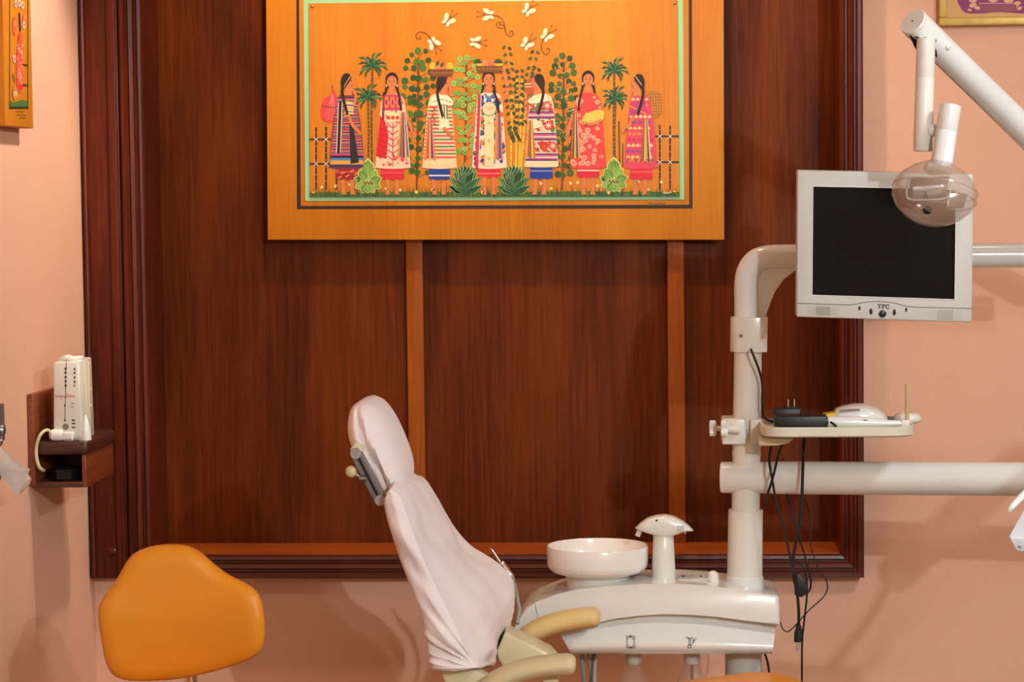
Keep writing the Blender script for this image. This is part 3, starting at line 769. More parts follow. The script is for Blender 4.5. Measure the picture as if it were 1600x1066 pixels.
for k in range(3): d.line([(20, 144+k*2.6), (26, 144+k*2.6)], 0.8, (240, 220, 190), 5)
d.build('painted_woman', sp, 'woman in a long red flowered dress')
d = Draw(spl)
for y, x0_, x1_ in ((174.5, 25, 37.5), (179.5, 26, 40), (184, 30, 40)):
    x = x0_
    while x < x1_: d.rect(x, y-0.5, min(x1_, x+1.8), y+0.7, (96, 66, 30), 2); x += 2.5
d.build('caption', sp)

# wooden wall shelf
yn = PX(43, 690, XL).y
zt, zp = PX(43, 616, XL).z, PX(43, 760, XL).z
xo = P(135, 740, yn + 0.012).x
q0 = P(177.8, 743, 5.6)
yf = xo / ray(177.8, 743).x * ray(177.8, 743).y
z_sh = P(110, 690, yn + 0.012).z       # top of the shelf box
z_tb = P(110, 711, yn + 0.012).z
z_bt = P(110, 753, yn + 0.012).z
z_bb = P(110, 762, yn + 0.012).z
sh = thing('wall_shelf', (XL, (yn + yf) / 2, z_bb), 'small mahogany wall shelf box with open cubby on the left wall', 'shelf')
bm = B(); box(bm, (XL + 0.0005, yn, zp), (XL + 0.016, yf, zt), bev=0.0015); obj('back_plate', bm, SHELFW, sh)
bm = B(); box(bm, (XL + 0.016, yn + 0.004, z_tb), (xo + 0.006, yf + 0.003, z_sh), bev=0.008); obj('shelf_board', bm, SHELFD, sh)
bm = B(); box(bm, (XL + 0.016, yn + 0.012, z_bb), (xo - 0.010, yf, z_bt), bev=0.001); obj('bottom_board', bm, SHELFD, sh)
bm = B(); box(bm, (xo - 0.010, yn + 0.012, z_bb), (xo, yf, z_tb), bev=0.001); obj('side_board', bm, SHELFW, sh)
bm = B(); box(bm, (XL + 0.016, yf - 0.012, z_bt), (xo - 0.010, yf, z_tb)); obj('rear_board', bm, SHELFW, sh, smooth=0)
bm = B(); lathe(bm, [(0.004, 0), (0.004, 0.001), (0, 0.0015)], (XL + 0.016, yn + 0.06, zt - 0.035), (1, 0, 0), 10); obj('screw', bm, STEEL, sh)

# white anaesthetic control box standing on the shelf
yd = yn + 0.03
xa, xb = P(83, 640, yd).x, P(125, 640, yd).x
ztop = P(104, 566, yd).z
dv = thing('control_box', ((xa + xb) / 2, yd + 0.06, z_sh), 'white upright control box with red lettering standing on the wooden shelf', 'device')
bm = B()
w0 = [(xa - 0.001, yd, z_sh), (xb + 0.004, yd, z_sh), (xb + 0.005, yd + 0.115, z_sh), (xa, yd + 0.115, z_sh)]
w1 = [(xa + 0.003, yd, ztop), (xb, yd, ztop), (xb + 0.002, yd + 0.115, ztop + 0.004), (xa + 0.004, yd + 0.115, ztop + 0.004)]
hexa(bm, w0, w1, bev=0.004); bod = obj('housing', bm, WHITE, dv)
bm = B(); tube(bm, spline([((xa+xb)/2 - 0.016, yd + 0.03, ztop + 0.001), ((xa+xb)/2, yd + 0.02, ztop + 0.008), ((xa+xb)/2 + 0.012, yd + 0.03, ztop + 0.005), (xb - 0.006, yd + 0.05, ztop + 0.006)], 5), [0.009, 0.006], 10); obj('top_cradle', bm, WHITE2, dv)
bm = B(); box(bm, (xb + 0.001, yd + 0.060, z_sh + 0.004), (xb + 0.0085, yd + 0.068, ztop - 0.003), bev=0.002); obj('side_ridge', bm, IVORY, dv)
for zz in (0.40, 0.62):
    bm = B(); lathe(bm, [(0.006, 0), (0.005, 0.004), (0, 0.005)], (xb + 0.005, yd + 0.075, z_sh + (ztop - z_sh)*zz), (1, 0, 0), 12); obj('side_button', bm, IVORY, dv)
bm = B(); cx_, cz_ = P(134, 684, yd - 0.002).x, z_sh
lathe(bm, [(0.0125, 0), (0.0115, 0.022), (0.007, 0.044), (0.002, 0.058), (0, 0.059)], (xb + 0.010, yd + 0.01, z_sh), (0, 0, 1), 18); obj('cone_holder', bm, WHITE2, dv)
dpl = lambda x, y, off: P(x, y, yd - 0.0005) + Vector((0, -off, 0))
d = Draw(dpl); d.line([(103.5, 562), (101.5, 656)], 0.9, BLK, 1)
for y in (576, 582.5, 589.5, 596, 603): d.disc(102.6, y, 2.0, BLK, 2, ry=1.6)
for y in (634, 657): d.disc(101.5, y, 1.5, BLK, 2)
d.disc(102.5, 667, 5.0, (120, 116, 100), 2, n=14)
for y in (577, 583, 590, 597, 603): d.rect(115.5, y-2, 118, y+1.8, (60, 56, 54) if y < 600 else (150, 146, 140), 2)
for y in (657, 662, 668): d.rect(112, y-1.2, 117.5, y+1.2, (80, 76, 72), 2)
for y in (631, 636): d.rect(111, y-1, 116, y+1, (160, 156, 150), 2)
d.build('printed_scale', bod)
o_ = P(98.5, 619, yd - 0.0008)
bm = text_bm('CompuDent', 7.2*S(yd), o_, (1, 0, 0), (0, 0, 1), 0.3); obj('lettering', bm, INKR, bod, smooth=0, label='red italic lettering')

# white handpiece lying in front of the box, with a cream hose into the cubby
hp = thing('dental_handpiece', P(98, 686, yn + 0.018), 'white handpiece with cream hose lying in front of the control box', 'handpiece')
zc_ = z_sh + 0.0140
yh = yn + 0.020
bm = B(); tube(bm, [(P(78, 676, yh).x, yh, zc_), (P(82, 676, yh).x, yh, zc_), (P(96, 676, yh).x, yh, zc_), (P(99, 676, yh).x, yh, zc_)], [0.009, 0.0135, 0.0140, 0.0115], 18); obj('grip', bm, WHITE2, hp)
bm = B(); box(bm, (P(98, 676, yh).x, yh - 0.008, z_sh), (P(116, 676, yh).x, yh + 0.008, z_sh + 0.022), bev=0.005); obj('head', bm, WHITE2, hp)
bm = B(); box(bm, (P(102, 676, yh).x, yh - 0.009, z_sh + 0.003), (P(113, 676, yh).x, yh - 0.0075, z_sh + 0.006)); obj('slot', bm, GREY, hp, smooth=0)
bm = B(); tube(bm, [(P(114, 680, yh).x, yh, z_sh + 0.006), (P(124, 680, yh).x, yh, z_sh + 0.006)], 0.0055, 12); obj('tip_collar', bm, GREY, hp)
yh2 = yn - 0.004
bm = B(); tube(bm, spline([P(80, 676, yh), P(73, 672, yh - 0.008), P(63, 680, yh2), P(57, 698, yh2), P(57.5, 718, yh2), P(62, 731, yh2 + 0.004), P(68, 735, yn + 0.02)], 8), [0.0035, 0.0042], 12); obj('hose', bm, IVORY, hp)
# black lidded dish in the cubby
q = P(101, 752, yn + 0.05)
bm = B(); lathe(bm, [(0.030, 0), (0.033, 0.004), (0.033, 0.020), (0.036, 0.021), (0.036, 0.026), (0.030, 0.031), (0.012, 0.034), (0, 0.034)], ((XL + 0.016 + xo - 0.01)/2 + 0.004, yn + 0.055, z_bt), (0, 0, 1), 28)
tag(obj('lidded_dish', bm, mat('glossy_black', (16, 15, 16), 0.15, var=0.1)), 'glossy black lidded dish inside the open shelf cubby', 'dish')

# metal bracket at the left edge with hanging tissue
yb0 = PX(8, 660, XL + 0.05).y
br = thing('wall_dispenser', (XL, yb0 - 0.05, PX(4, 750, XL + 0.05).z), 'grey metal wall dispenser at the left edge holding white tissue', 'dispenser')
z1_, z0_ = PX(4, 631, XL + 0.05).z, PX(4, 690, XL + 0.05).z
bm = B(); box(bm, (XL + 0.001, yb0 - 0.12, z0_), (XL + 0.05, yb0, z1_), bev=0.004); obj('cover_plate', bm, STEEL, br)
bm = B(); box(bm, (XL + 0.001, yb0 - 0.12, PX(4, 750, XL + 0.04).z), (XL + 0.04, yb0 - 0.004, z0_), bev=0.003); obj('body', bm, BLACK, br)
bm = B(); tube(bm, spline([PX(-3, 700, XL + 0.055), PX(2, 690, XL + 0.055), PX(3, 682, XL + 0.056)], 5), 0.004, 10); obj('clip', bm, CHROME, br)
bm = B(); lathe(bm, [(0.012, 0), (0.010, 0.006), (0, 0.008)], PX(3, 672, XL + 0.05), (1, 0, 0), 14); obj('knob', bm, STEEL, br)
rows = [((-8, 690), (3, 700)), ((-10, 715), (16, 712)), ((-6, 732), (34, 727)), ((0, 742), (47, 733)), ((10, 754), (44, 741)), ((18, 764), (49, 748)), ((24, 771), (47, 756)), ((28, 774), (36, 769))]
bm = B(); grid = []
for i, (a, b) in enumerate(rows):
    ln = []
    for k in range(9):
        t = k/8; px, py = a[0]+(b[0]-a[0])*t, a[1]+(b[1]-a[1])*t
        ln.append(PX(px, py, XL + 0.045 + 0.006*math.sin(t*8 + i*0.5) + 0.12*t))
    grid.append(ln)
vs = [[bm.verts.new(p) for p in ln] for ln in grid]
for i in range(len(vs)-1):
    for k in range(8): bm.faces.new([vs[i][k], vs[i][k+1], vs[i+1][k+1], vs[i+1][k]])
bmesh.ops.solidify(bm, geom=bm.faces[:], thickness=0.0012)
tag(obj('paper_tissue', bm, TISSUE, smooth=60), 'crumpled white paper tissue hanging from the metal dispenser', 'tissue')

# ================================================================== UPPER RIGHT PICTURE
fr = thing('framed_print', (P(1540, 41, 5.975).x, 6.0, P(1540, 41, 5.975).z), 'gold framed magenta print hanging at the upper right of the wall', 'picture')
XF0, ZF0 = P(1467, 20, 5.975).x, P(1500, 40, 5.975).z
bm = B()
for lo, hi in (((XF0, 5.972, ZF0), (XF0 + 0.62, 5.999, ZF0 + 0.02)), ((XF0, 5.972, ZF0 + 0.02), (XF0 + 0.02, 5.999, ZF0 + 0.42)),
               ((XF0 + 0.60, 5.972, ZF0 + 0.02), (XF0 + 0.62, 5.999, ZF0 + 0.42)), ((XF0, 5.972, ZF0 + 0.42), (XF0 + 0.62, 5.999, ZF0 + 0.44))):
    box(bm, lo, hi, bev=0.003)
obj('frame', bm, GOLD, fr)
bm = B(); box(bm, (XF0 + 0.018, 5.982, ZF0 + 0.018), (XF0 + 0.602, 5.99, ZF0 + 0.422)); obj('mount', bm, TANB, fr, smooth=0)
fpl = lambda x, y, off: P(x, y, 5.9815) + Vector((0, -off, 0))
d = Draw(fpl)
d.smooth([(1496, -80), (1495, -10), (1500, 10), (1510, 20), (1530, 21), (1560, 19), (1600, 21), (1640, 19), (1655, 5), (1660, -80)], (130, 22, 92), 1, 6)
for x, y, r, a in ((1517, 1, 4, .6), (1523, 1, 4, -.6), (1520, 8, 6, -.3), (1527.5, 12.5, 5, .1), (1515, 15.5, 3.4, .4), (1586, 9, 6, -.5), (1593, 13, 4.5, -.4), (1590, 5, 5, -.1), (1552, -1, 8, 0), (1576, 0, 8, 0)): d.disc(x, y, r, (214, 158, 118), 2, ry=r*0.62, a=a)
d.line([(1530, 5.5), (1585, 5)], 1.8, (196, 130, 130), 2); d.poly([(1530, 8), (1588, 7), (1588, 17), (1532, 18)], (140, 60, 78), 2)
d.build('magenta_print', fr)

# ================================================================== STOOL
YS = 4.62
out = [(158,945),(165,930),(176,915),(188,896),(199,876),(211,864),(234,855),(259,852),(289,854),(310,864),(333,883),(356,899),(384,911),(402,923),(412,940),(416,968),(415,1000),(407,1018),(388,1032),(361,1043),(326,1054),(287,1063),(245,1067),(205,1066),(184,1060),(172,1048),(165,1028),(160,993),(157,963)]
cxs, cys = 285, 965
st0 = P(285, 1066, YS); st = thing('dental_stool', (st0.x, YS + 0.12, 0), 'orange vinyl dentist stool with curved backrest at lower left', 'stool')
rings = []
cv = [Vector((v.x, v.y)) for v in spline_closed([(x, y, 0) for x, y in out], 3)]
for k, (sc_, dy) in enumerate(((0.0, 0.030), (0.5, 0.032), (0.80, 0.036), (0.93, 0.040), (0.985, 0.050), (1.0, 0.062), (0.985, 0.076), (0.93, 0.084), (0.6, 0.088), (0.0, 0.088))):
    r_ = []
    for v in cv:
        px, py = cxs + (v.x-cxs)*max(sc_, 0.02), cys + (v.y-cys)*max(sc_, 0.02)
        u = (px - cxs)/130
        p = P(px, py, YS)
        r_.append(Vector((p.x, YS - 0.05 + dy - 0.030*abs(u)**2.2 + 0.012*max(0, (py-cys)/100), p.z)))
    rings.append(r_)
bm = B(); loft(bm, rings); obj('backrest', bm, ORANGE, st, smooth=60)
bm = B(); tube(bm, spline([(st0.x, YS + 0.03, 0.80), (st0.x, YS + 0.07, 0.70), (st0.x, YS + 0.10, 0.52), (st0.x, YS + 0.10, 0.46)], 6), 0.014, 12); obj('back_bar', bm, CHROME, st)
bm = B(); lathe(bm, [(0.0, 0.49), (0.15, 0.495), (0.19, 0.52), (0.19, 0.54), (0.16, 0.56), (0, 0.565)], (st0.x, YS - 0.12, 0), (0, 0, 1), 32); obj('seat', bm, ORANGE, st, smooth=60)
bm = B(); tube(bm, [(st0.x, YS + 0.11, 0.47), (st0.x, YS - 0.12, 0.475)], 0.02, 10); obj('seat_bracket', bm, BLACK, st)
bm = B(); lathe(bm, [(0.035, 0.07), (0.035, 0.25), (0.022, 0.26), (0.022, 0.49)], (st0.x, YS - 0.12, 0), (0, 0, 1), 20); obj('post', bm, CHROME, st)
for k in range(5):
    a = k*2*math.pi/5 + 0.3; c = Vector((st0.x, YS - 0.12, 0.09)); e = c + Vector((math.cos(a)*0.26, math.sin(a)*0.26, -0.02))
    bm = B(); tube(bm, [c, e], [0.022, 0.014], 10); lg = obj('leg', bm, CHROME, st)
    bm = B(); lathe(bm, [(0.0, -0.012), (0.026, -0.01), (0.026, 0.01), (0, 0.012)], e - Vector((0, 0, 0.042)), (-math.sin(a), math.cos(a), 0), 16); obj('castor', bm, BLACK, lg)

# ================================================================== DENTAL CHAIR
CN, CF = 4.66, 5.10           # depth of the near and far side of the chair
ch = thing('dental_chair', (P(840, 1100, 4.88).x, 4.88, 0), 'reclining dental chair under a white cotton cover with ivory armrests', 'dental chair')
# covered backrest: near back edge, near front ridge, far front edge for each level
lev = [((604, 772), (612, 764), (652, 741)), ((599, 784), (626, 776), (668, 748)), ((602, 806), (637, 808), (688, 778)), ((613, 842), (652, 852), (713, 822)),
       ((628, 884), (674, 904), (742, 856)), ((646, 928), (697, 950), (786, 884)), ((660, 968), (718, 990), (807, 915)), ((669, 1008), (734, 1020), (801, 972)),
       ((674, 1034), (744, 1036), (782, 1014)), ((676, 1048), (750, 1044), (764, 1046))]
# interpolate the levels
def chan(i): return spline([(a[i][0], a[i][1], 0) for a in lev], 9)
nbs, nfs, ffs = chan(0), chan(1), chan(2)
rings = []
for i, (a, b, c) in enumerate(zip(nbs, nfs, ffs)):
    t = i/(len(nbs)-1)
    nb, nf, ff = P(a.x, a.y, CN + 0.02), P(b.x, b.y, CN), P(c.x, c.y, CF)
    fb = ff + (nb - nf)*0.9
    wave = 0.004*math.sin(t*17) + 0.003*math.sin(t*31 + 1)
    m1 = nf.lerp(ff, 0.3) + Vector((0.010 + wave, 0, 0.006)); m2 = nf.lerp(ff, 0.7) + Vector((0.010 - wave, 0, 0.006))
    s1 = nb.lerp(nf, 0.5) + Vector((0, -0.018 + wave*1.5, 0))
    ctrl = [nb, s1, nf.lerp(nb, 0.06), nf.lerp(ff, 0.05), m1, m2, ff.lerp(nf, 0.06), ff.lerp(fb, 0.3) + Vector((0, 0.008, 0)), fb, fb.lerp(nb, 0.35), fb.lerp(nb, 0.7)]
    rings.append(spline_closed(ctrl, 9))
def shrink(r, k, lift):
    c = sum(r, Vector())/len(r); return [c + (p - c)*k + lift for p in r]
top0 = rings[0]
rings = [shrink(top0, 0.25, Vector((-0.004, 0, 0.014))), shrink(top0, 0.7, Vector((-0.003, 0, 0.011))), shrink(top0, 0.92, Vector((-0.001, 0, 0.005)))] + rings
rings.append(shrink(rings[-1], 0.94, Vector((0, 0, 0.012))))
bm = B(); loft(bm, rings)
# gathered folds near the hem and long soft creases
hem_p = P(748, 1044, CN)
for v in bm.verts:
    h = max(0.0, min(1.0, (0.90 - v.co.z)/0.25))**1.4
    w = v.co - hem_p; ang = math.atan2(w.z, w.x - w.y*0.3); dist = math.hypot(w.x, w.z)
    g = 0.0042*math.sin(ang*26 + 5*dist) + 0.003*math.sin(ang*43 + 1.3 - 9*dist)
    if v.co.y < CN + 0.09: v.co.y += h*g*min(1, dist/0.05)
    v.co.x += 0.35*h*g*min(1, dist/0.05)
    v.co.y += 0.003*math.sin(v.co.x*38 + v.co.z*24) * (1 if v.co.y < 4.8 else 0)
    v.co.x += 0.0025*math.sin(v.co.y*26 - v.co.z*14) + 0.0012*math.sin(v.co.y*61 + v.co.z*23)
cover = obj('backrest_cover', bm, CLOTH, ch, smooth=75, label='white cotton backrest cover with gathered hem')
# headrest
hl = [((566, 624), (582, 621)), ((554, 633), (598, 630)), ((549, 650), (613, 650)), ((549, 672), (626, 676)), ((556, 694), (636, 702)), ((570, 716), (642, 724)), ((584, 738), (643, 744)), ((598, 756), (639, 760)), ((611, 765), (630, 767)), ((618, 768), (624, 768))]
La, Lb = spline([(a[0], a[1], 0) for a, b in hl], 8), spline([(b[0], b[1], 0) for a, b in hl], 8)
rings = []
n = len(La)
for i, (a, b) in enumerate(zip(La, Lb)):
    t = i/(n-1)
    dep = 0.15*math.sin(math.pi*min(1, 0.06 + 0.9*t))**0.45
    l, r_ = P(a.x, a.y, 4.86), P(b.x, b.y, 4.88)
    c = (l + r_)/2; hx = (r_ - l)/2
    ring = []
    for k in range(64):
        an = 2*math.pi*k/64; ca, sa = math.cos(an), math.sin(an)
        e = 0.72
        fx = math.copysign(abs(ca)**e, ca); fy = math.copysign(abs(sa)**e, sa)
        cr_ = 0.0
        if fy < 0:                                       # long creases on the near side
            u = fx*0.5 + 0.5
            cr_ = 0.016*math.exp(-((u - (0.28 + 0.32*t))/0.06)**2) - 0.010*math.exp(-((u - (0.44 + 0.32*t))/0.07)**2) + 0.010*math.exp(-((u - 0.30 + 0.5*(t-0.62))/0.05)**2)*math.exp(-((t-0.66)/0.1)**2)
            cr_ *= math.sin(math.pi*t)
        ring.append(c + hx*fx + Vector((0, dep*fy + cr_, 0)))
    rings.append(ring)
bm = B(); loft(bm, rings); hr = obj('headrest_cover', bm, CLOTH, ch, smooth=75, label='white cotton cover over the headrest')
# headrest linkage
YL = 4.70
bm = B(); prism(bm, [(556, 690), (566, 700), (566, 716), (552, 714), (547, 702)], YL + 0.004, YL + 0.05, bev=0.003); obj('headrest_bracket', bm, IVORY, ch)
ax = (P(594, 782, YL) - P(556, 710, YL)); 
bm = B()
for sg in (-1, 1):
    a, b = P(557, 710, YL), P(593.5, 781, YL)
    nn = Vector((ax.z, 0, -ax.x)).normalized()*sg*5.2*S(YL)
    w = nn.normalized()*4.4*S(YL)
    hexa(bm, [a+nn-w, a+nn+w, b+nn+w, b+nn-w], [p + Vector((0, 0.012, 0)) for p in (a+nn-w, a+nn+w, b+nn+w, b+nn-w)], bev=0.001)
lk = obj('headrest_linkage', bm, DGREY, ch)
bm = B(); a, b = P(560, 716, YL - 0.0012), P(590, 775, YL - 0.0012); w = Vector((ax.z, 0, -ax.x)).normalized()*2*S(YL)
hexa(bm, [a-w, a+w, b+w, b-w], [p + Vector((0, 0.004, 0)) for p in (a-w, a+w, b+w, b-w)]); obj('slot', bm, BLACK, lk, smooth=0)
for x, y in ((556, 709), (594, 782)):
    bm = B(); lathe(bm, [(9.0*S(YL), -0.016), (9.0*S(YL), 0.002), (8.2*S(YL), 0.004), (4*S(YL), 0.004), (3.6*S(YL), 0.0025), (0, 0.0025)], P(x, y, YL), (0, -1, 0), 24); obj('pivot', bm, mat('pivot_grey', (170, 166, 162), 0.3, 0.4, var=0.04), lk)
bm = B(); tube(bm, [P(553, 739, YL + 0.01), P(572, 752, YL + 0.01)], 0.0028, 10); obj('knob_rod', bm, CHROME, lk)
bm = B(); tube(bm, [P(562, 748, YL), P(572, 748, YL)], 0.007, 12); obj('clamp', bm, STEEL, lk)
bm = B(); ball(bm, P(549, 737, YL + 0.01), 9.5*S(YL), 20); obj('knob', bm, IVPAD, lk)
# armrests
def armrest(path, Y, r, m_, ry):
    pts = spline([P(x, y, Y) for x, y in path], 7)
    dv_ = (pts[-1] - pts[-2]).normalized(); end = pts[-1] - dv_*r*0.8
    while (pts[-1] - end).dot(dv_) > -0.002: pts.pop()
    rr = [r]*len(pts)
    for k in range(9):
        a = k/8*math.pi/2*0.97; pts.append(end + dv_*(r*0.8*math.sin(a))); rr.append(r*math.cos(a)**0.6)
    bm = B(); tube(bm, pts, rr, 20, ry=ry, upv=(0, 0, 1))
    for v in bm.verts: pass
    return obj('armrest', bm, m_, ch, smooth=60)
armrest([(752, 1084), (775, 1066), (800, 1053), (828, 1045), (860, 1040), (885, 1038.5), (900, 1039)], CN - 0.02, 17*S(CN), IVPAD, 1.7)
armrest([(800, 1016), (815, 1003), (838, 986), (865, 975), (897, 968), (924, 965), (938, 966)], CF + 0.0, 16.5*S(CF), IVPAD_LIT, 1.7)
bm = B(); prism(bm, [(789, 988), (858, 1022), (868, 1034), (850, 1062), (790, 1050), (778, 1030), (776, 1018)], 4.93, 5.03, bev=0.006); obj('armrest_beam', bm, IVORY, ch)
bm = B(); prism(bm, [(684, 1040), (726, 1040), (742, 1046), (768, 1062), (800, 1075), (800, 1130), (720, 1130)], CN + 0.03, CN + 0.07, bev=0.005); obj('side_frame', bm, IVORY, ch)
bm = B(); prism(bm, [(850, 1056), (872, 1060), (874, 1100), (840, 1100)], CN + 0.0, CN + 0.04, bev=0.004); obj('armrest_post', bm, IVORY, ch)
bm = B(); prism(bm, [(738, 1036), (748, 1040), (750, 1050), (735, 1050)], CN + 0.075, CN + 0.38, bev=0.003); obj('back_cushion', bm, ORANGE, ch)
# orange seat and raised leg rest
rings = []
prof = [(770, 1090), (830, 1092), (900, 1086), (960, 1078), (1020, 1071), (1080, 1062), (1130, 1055), (1175, 1049.5), (1210, 1051), (1240, 1058), (1265, 1072), (1280, 1095)]
top = [Vector((v.x, 4.86, v.z)) for v in spline([P(x, y, 5.03) for x, y in prof], 4)]
n = len(top)
for i, p in enumerate(top):
    hw = 0.24*min(1, 0.55 + i/10, 0.72 + (n-1-i)/22); th = 0.07
    ctrl = [p + Vector((0, -hw*0.75, -0.004)), p, p + Vector((0, hw*0.75, -0.004)), p + Vector((0, hw, -0.03)), p + Vector((0, hw*0.9, -th)), p + Vector((0, -hw*0.9, -th)), p + Vector((0, -hw, -0.03))]
    rings.append(spline_closed(ctrl, 4))
bm = B(); loft(bm, rings); obj('seat', bm, ORANGE, ch, smooth=60, label='orange vinyl seat and leg rest')
zt_ = 0.50; xs_ = P(950, 1060, 4.86).x
bm = B(); box(bm, (xs_ - 0.30, 4.68, 0.42), (xs_ + 0.30, 5.04, 0.535), bev=0.02); obj('seat_pan', bm, IVORY, ch)
bm = B(); box(bm, (xs_ - 0.16, 4.72, 0.06), (xs_ + 0.14, 5.0, 0.43), bev=0.03); obj('pedestal', bm, IVORY, ch)
bm = B(); box(bm, (xs_ - 0.42, 4.64, 0.0), (xs_ + 0.38, 5.08, 0.07), bev=0.025); obj('base_plate', bm, IVORY, ch)

# ================================================================== DENTAL UNIT
UF, UB, UC = 5.18, 5.38, 5.28
un = thing('dental_unit', (P(1165, 900, UC).x, UC, 0), 'white dental unit with spittoon bowl, faucet and tall arm column', 'dental unit')
topf = [(800, 990), (808, 972), (822, 950), (838, 941), (870, 929), (905, 921), (960, 915.5), (1010, 913), (1060, 912.5), (1105, 915), (1150, 921), (1190, 928), (1212, 931), (1217, 935)]
low = [(1219, 979), (1180, 972), (1120, 964), (1080, 961), (1040, 960), (1000, 962), (960, 967), (925, 975), (890, 984), (850, 992), (800, 1000)]
bm = B(); prism(bm, topf + low, UF, UB, bev=0.006, seg=3)
cv_ = obj('cabinet_cover', bm, WHITE2, un, smooth=40)
bm = B(); a = [P(836, 943, UF - 0.0004), P(841, 968, UF - 0.0004), P(840, 975, UF - 0.0004)]
tube(bm, a, 0.0007, 6); obj('seam', bm, GREY, cv_, smooth=0)
# lower drawer front: bulging, with printed symbols
rings = []
NV = 14
for j in range(NV + 1):
    v = j/NV
    yl = 972 + v*50; xl = 866 + 27*v**1.1; xr = 1213 - 6*v
    bul = UF + 0.045 - 0.050*math.sin(min(1, 0.15 + v)*math.pi*0.5)**2.0 + (0.012*(v-0.85)/0.15 if v > 0.85 else 0)
    ring = []
    for k in range(17):
        u = k/16; px = xl + (xr-xl)*u
        arch = -14*(1 - (2*u-1)**2)*(1-v)
        ring.append(P(px, yl + arch, bul - 0.012*(1-(2*u-1)**2)))
    e0, e1 = ring[0], ring[-1]
    ring += [Vector((e1.x, UB - 0.02, e1.z)), Vector((e0.x, UB - 0.02, e0.z))]
    rings.append(ring)
bm = B(); loft(bm, rings); dr = obj('drawer_front', bm, WHITE2, un, smooth=50)
def bulged(x, y, off):
    v = 0.5
    for _ in range(6):
        xl, xr = 866 + 27*v**1.1, 1213 - 6*v; u = (x-xl)/(xr-xl); A = 14*(1-(2*u-1)**2)
        v = max(0.01, min(1, (y - 972 + A)/(50 + A)))
    b_ = UF + 0.045 - 0.050*math.sin(min(1, 0.15 + v)*math.pi*0.5)**2.0 + (0.012*(v-0.85)/0.15 if v > 0.85 else 0)
    return P(x, y, b_ - 0.012*(1-(2*u-1)**2) - 0.0012 - off)
d = Draw(bulged); I = (52, 48, 50)
d.line([(979, 994.5), (992, 994.5), (992, 1012.5), (979, 1012.5), (979, 994.5)], 1.0, I, 1)
d.line([(985.5, 992), (985.5, 995), (991, 999), (991, 1008), (985.5, 1012), (980, 1008), (980, 999), (985.5, 995)], 0.9, I, 2)
d.line([(985.5, 1012), (985.5, 1015)], 1.0, I, 2); d.build('bowl_symbol', dr)
d = Draw(bulged)
d.line([(1072, 996), (1080, 998)], 1.0, I, 1); d.line([(1076, 997), (1077, 1008)], 1.0, I, 1); d.line([(1079, 997), (1079, 1008)], 1.0, I, 1)
d.line([(1088, 997), (1081, 1008)], 1.0, I, 2); d.line([(1081, 996), (1084, 999), (1083, 1003)], 0.9, I, 2); d.rect(1074.5, 1008, 1080, 1013, I, 1); d.rect(1075.6, 1009.1, 1078.9, 1011.9, (226, 218, 210), 2)
d.build('cup_filler_symbol', dr)
# spittoon bowl
YBW = 5.28; s = S(YBW)
cb = P(934, 925, YBW)
bz = lambda py: P(934, py, YBW).z - cb.z
bm = B(); lathe(bm, [(52*s, bz(928)), (49*s, bz(924)), (48.5*s, bz(908)), (50*s, bz(900)), (55*s, bz(896))], cb, (0, 0, 1), 40); bp = obj('bowl_pedestal', bm, WHITE, un)
zr = bz(852)
bm = B(); lathe(bm, [(30*s, bz(897)), (55*s, bz(896.5)), (70*s, bz(892)), (77*s, bz(886)), (79*s, bz(879)), (79.5*s, zr - 0.002), (78.8*s, zr), (77.5*s, zr), (76.5*s, zr - 0.003), (75*s, bz(876)), (64*s, bz(886)), (30*s, bz(890)), (0, bz(891))], cb, (0, 0, 1), 56)
obj('bowl', bm, mat('white_ceramic', (240, 236, 230), 0.18, var=0.02, coat=0.6), un, smooth=50)
# faucet
YFA = 5.28; s = S(YFA)
q = P(1037, 903, YFA); hh = P(1037, 836, YFA).z - q.z
bm = B(); lathe(bm, [(19.5*s, -0.006), (19*s, 0.0), (17.5*s, hh*0.5), (16*s, hh), (14*s, hh + 0.004)], q, (0, 0, 1), 32); fa = obj('faucet_post', bm, WHITE, un)
up_ = [(992, 825), (1000, 817), (1012, 809), (1026, 805), (1040, 804), (1054, 807), (1068, 814), (1078, 822), (1084, 828.5)]
lo_ = [(1078, 829), (1070, 829.5), (1060, 834), (1046, 838), (1034, 838), (1018, 834.5), (1004, 830)]
bm = B(); rings = []
base_out = [(x, y) for x, y in up_ + lo_]
cxy = (1037, 821)
for sc_, dy in ((0.6, -0.030), (0.86, -0.026), (0.96, -0.018), (1.0, 0.0), (0.96, 0.018), (0.86, 0.026), (0.6, 0.030)):
    rings.append([P(cxy[0] + (x-cxy[0])*sc_, cxy[1] + (y-cxy[1])*sc_, YFA) + Vector((0, dy, 0)) for x, y in base_out])
loft(bm, rings); fh = obj('faucet_head', bm, WHITE2, un, smooth=50)
bm = B(); tube(bm, [P(1000, 828, YFA), P(996, 838, YFA)], 4.2*s, 12); obj('nozzle', bm, WHITE, fh)
bm = B(); tube(bm, [P(1068, 828, YFA - 0.01), P(1071, 834, YFA - 0.01)], 2.2*s, 10); obj('cup_nozzle', bm, CHROME, fh)
fpl2 = lambda x, y, off: P(x, y, YFA - 0.0310) + Vector((0, -off, 0))
bm = B(); lathe(bm, [(1.7*s, 0), (0, 0.001)], P(1026, 813.5, YFA - 0.0303), (0, -1, 0), 10); obj('dot_mark', bm, INK, fh, smooth=0)
d = Draw(lambda x, y, off: P(x, y, YFA - 0.0306) + Vector((0, -off, 0)))
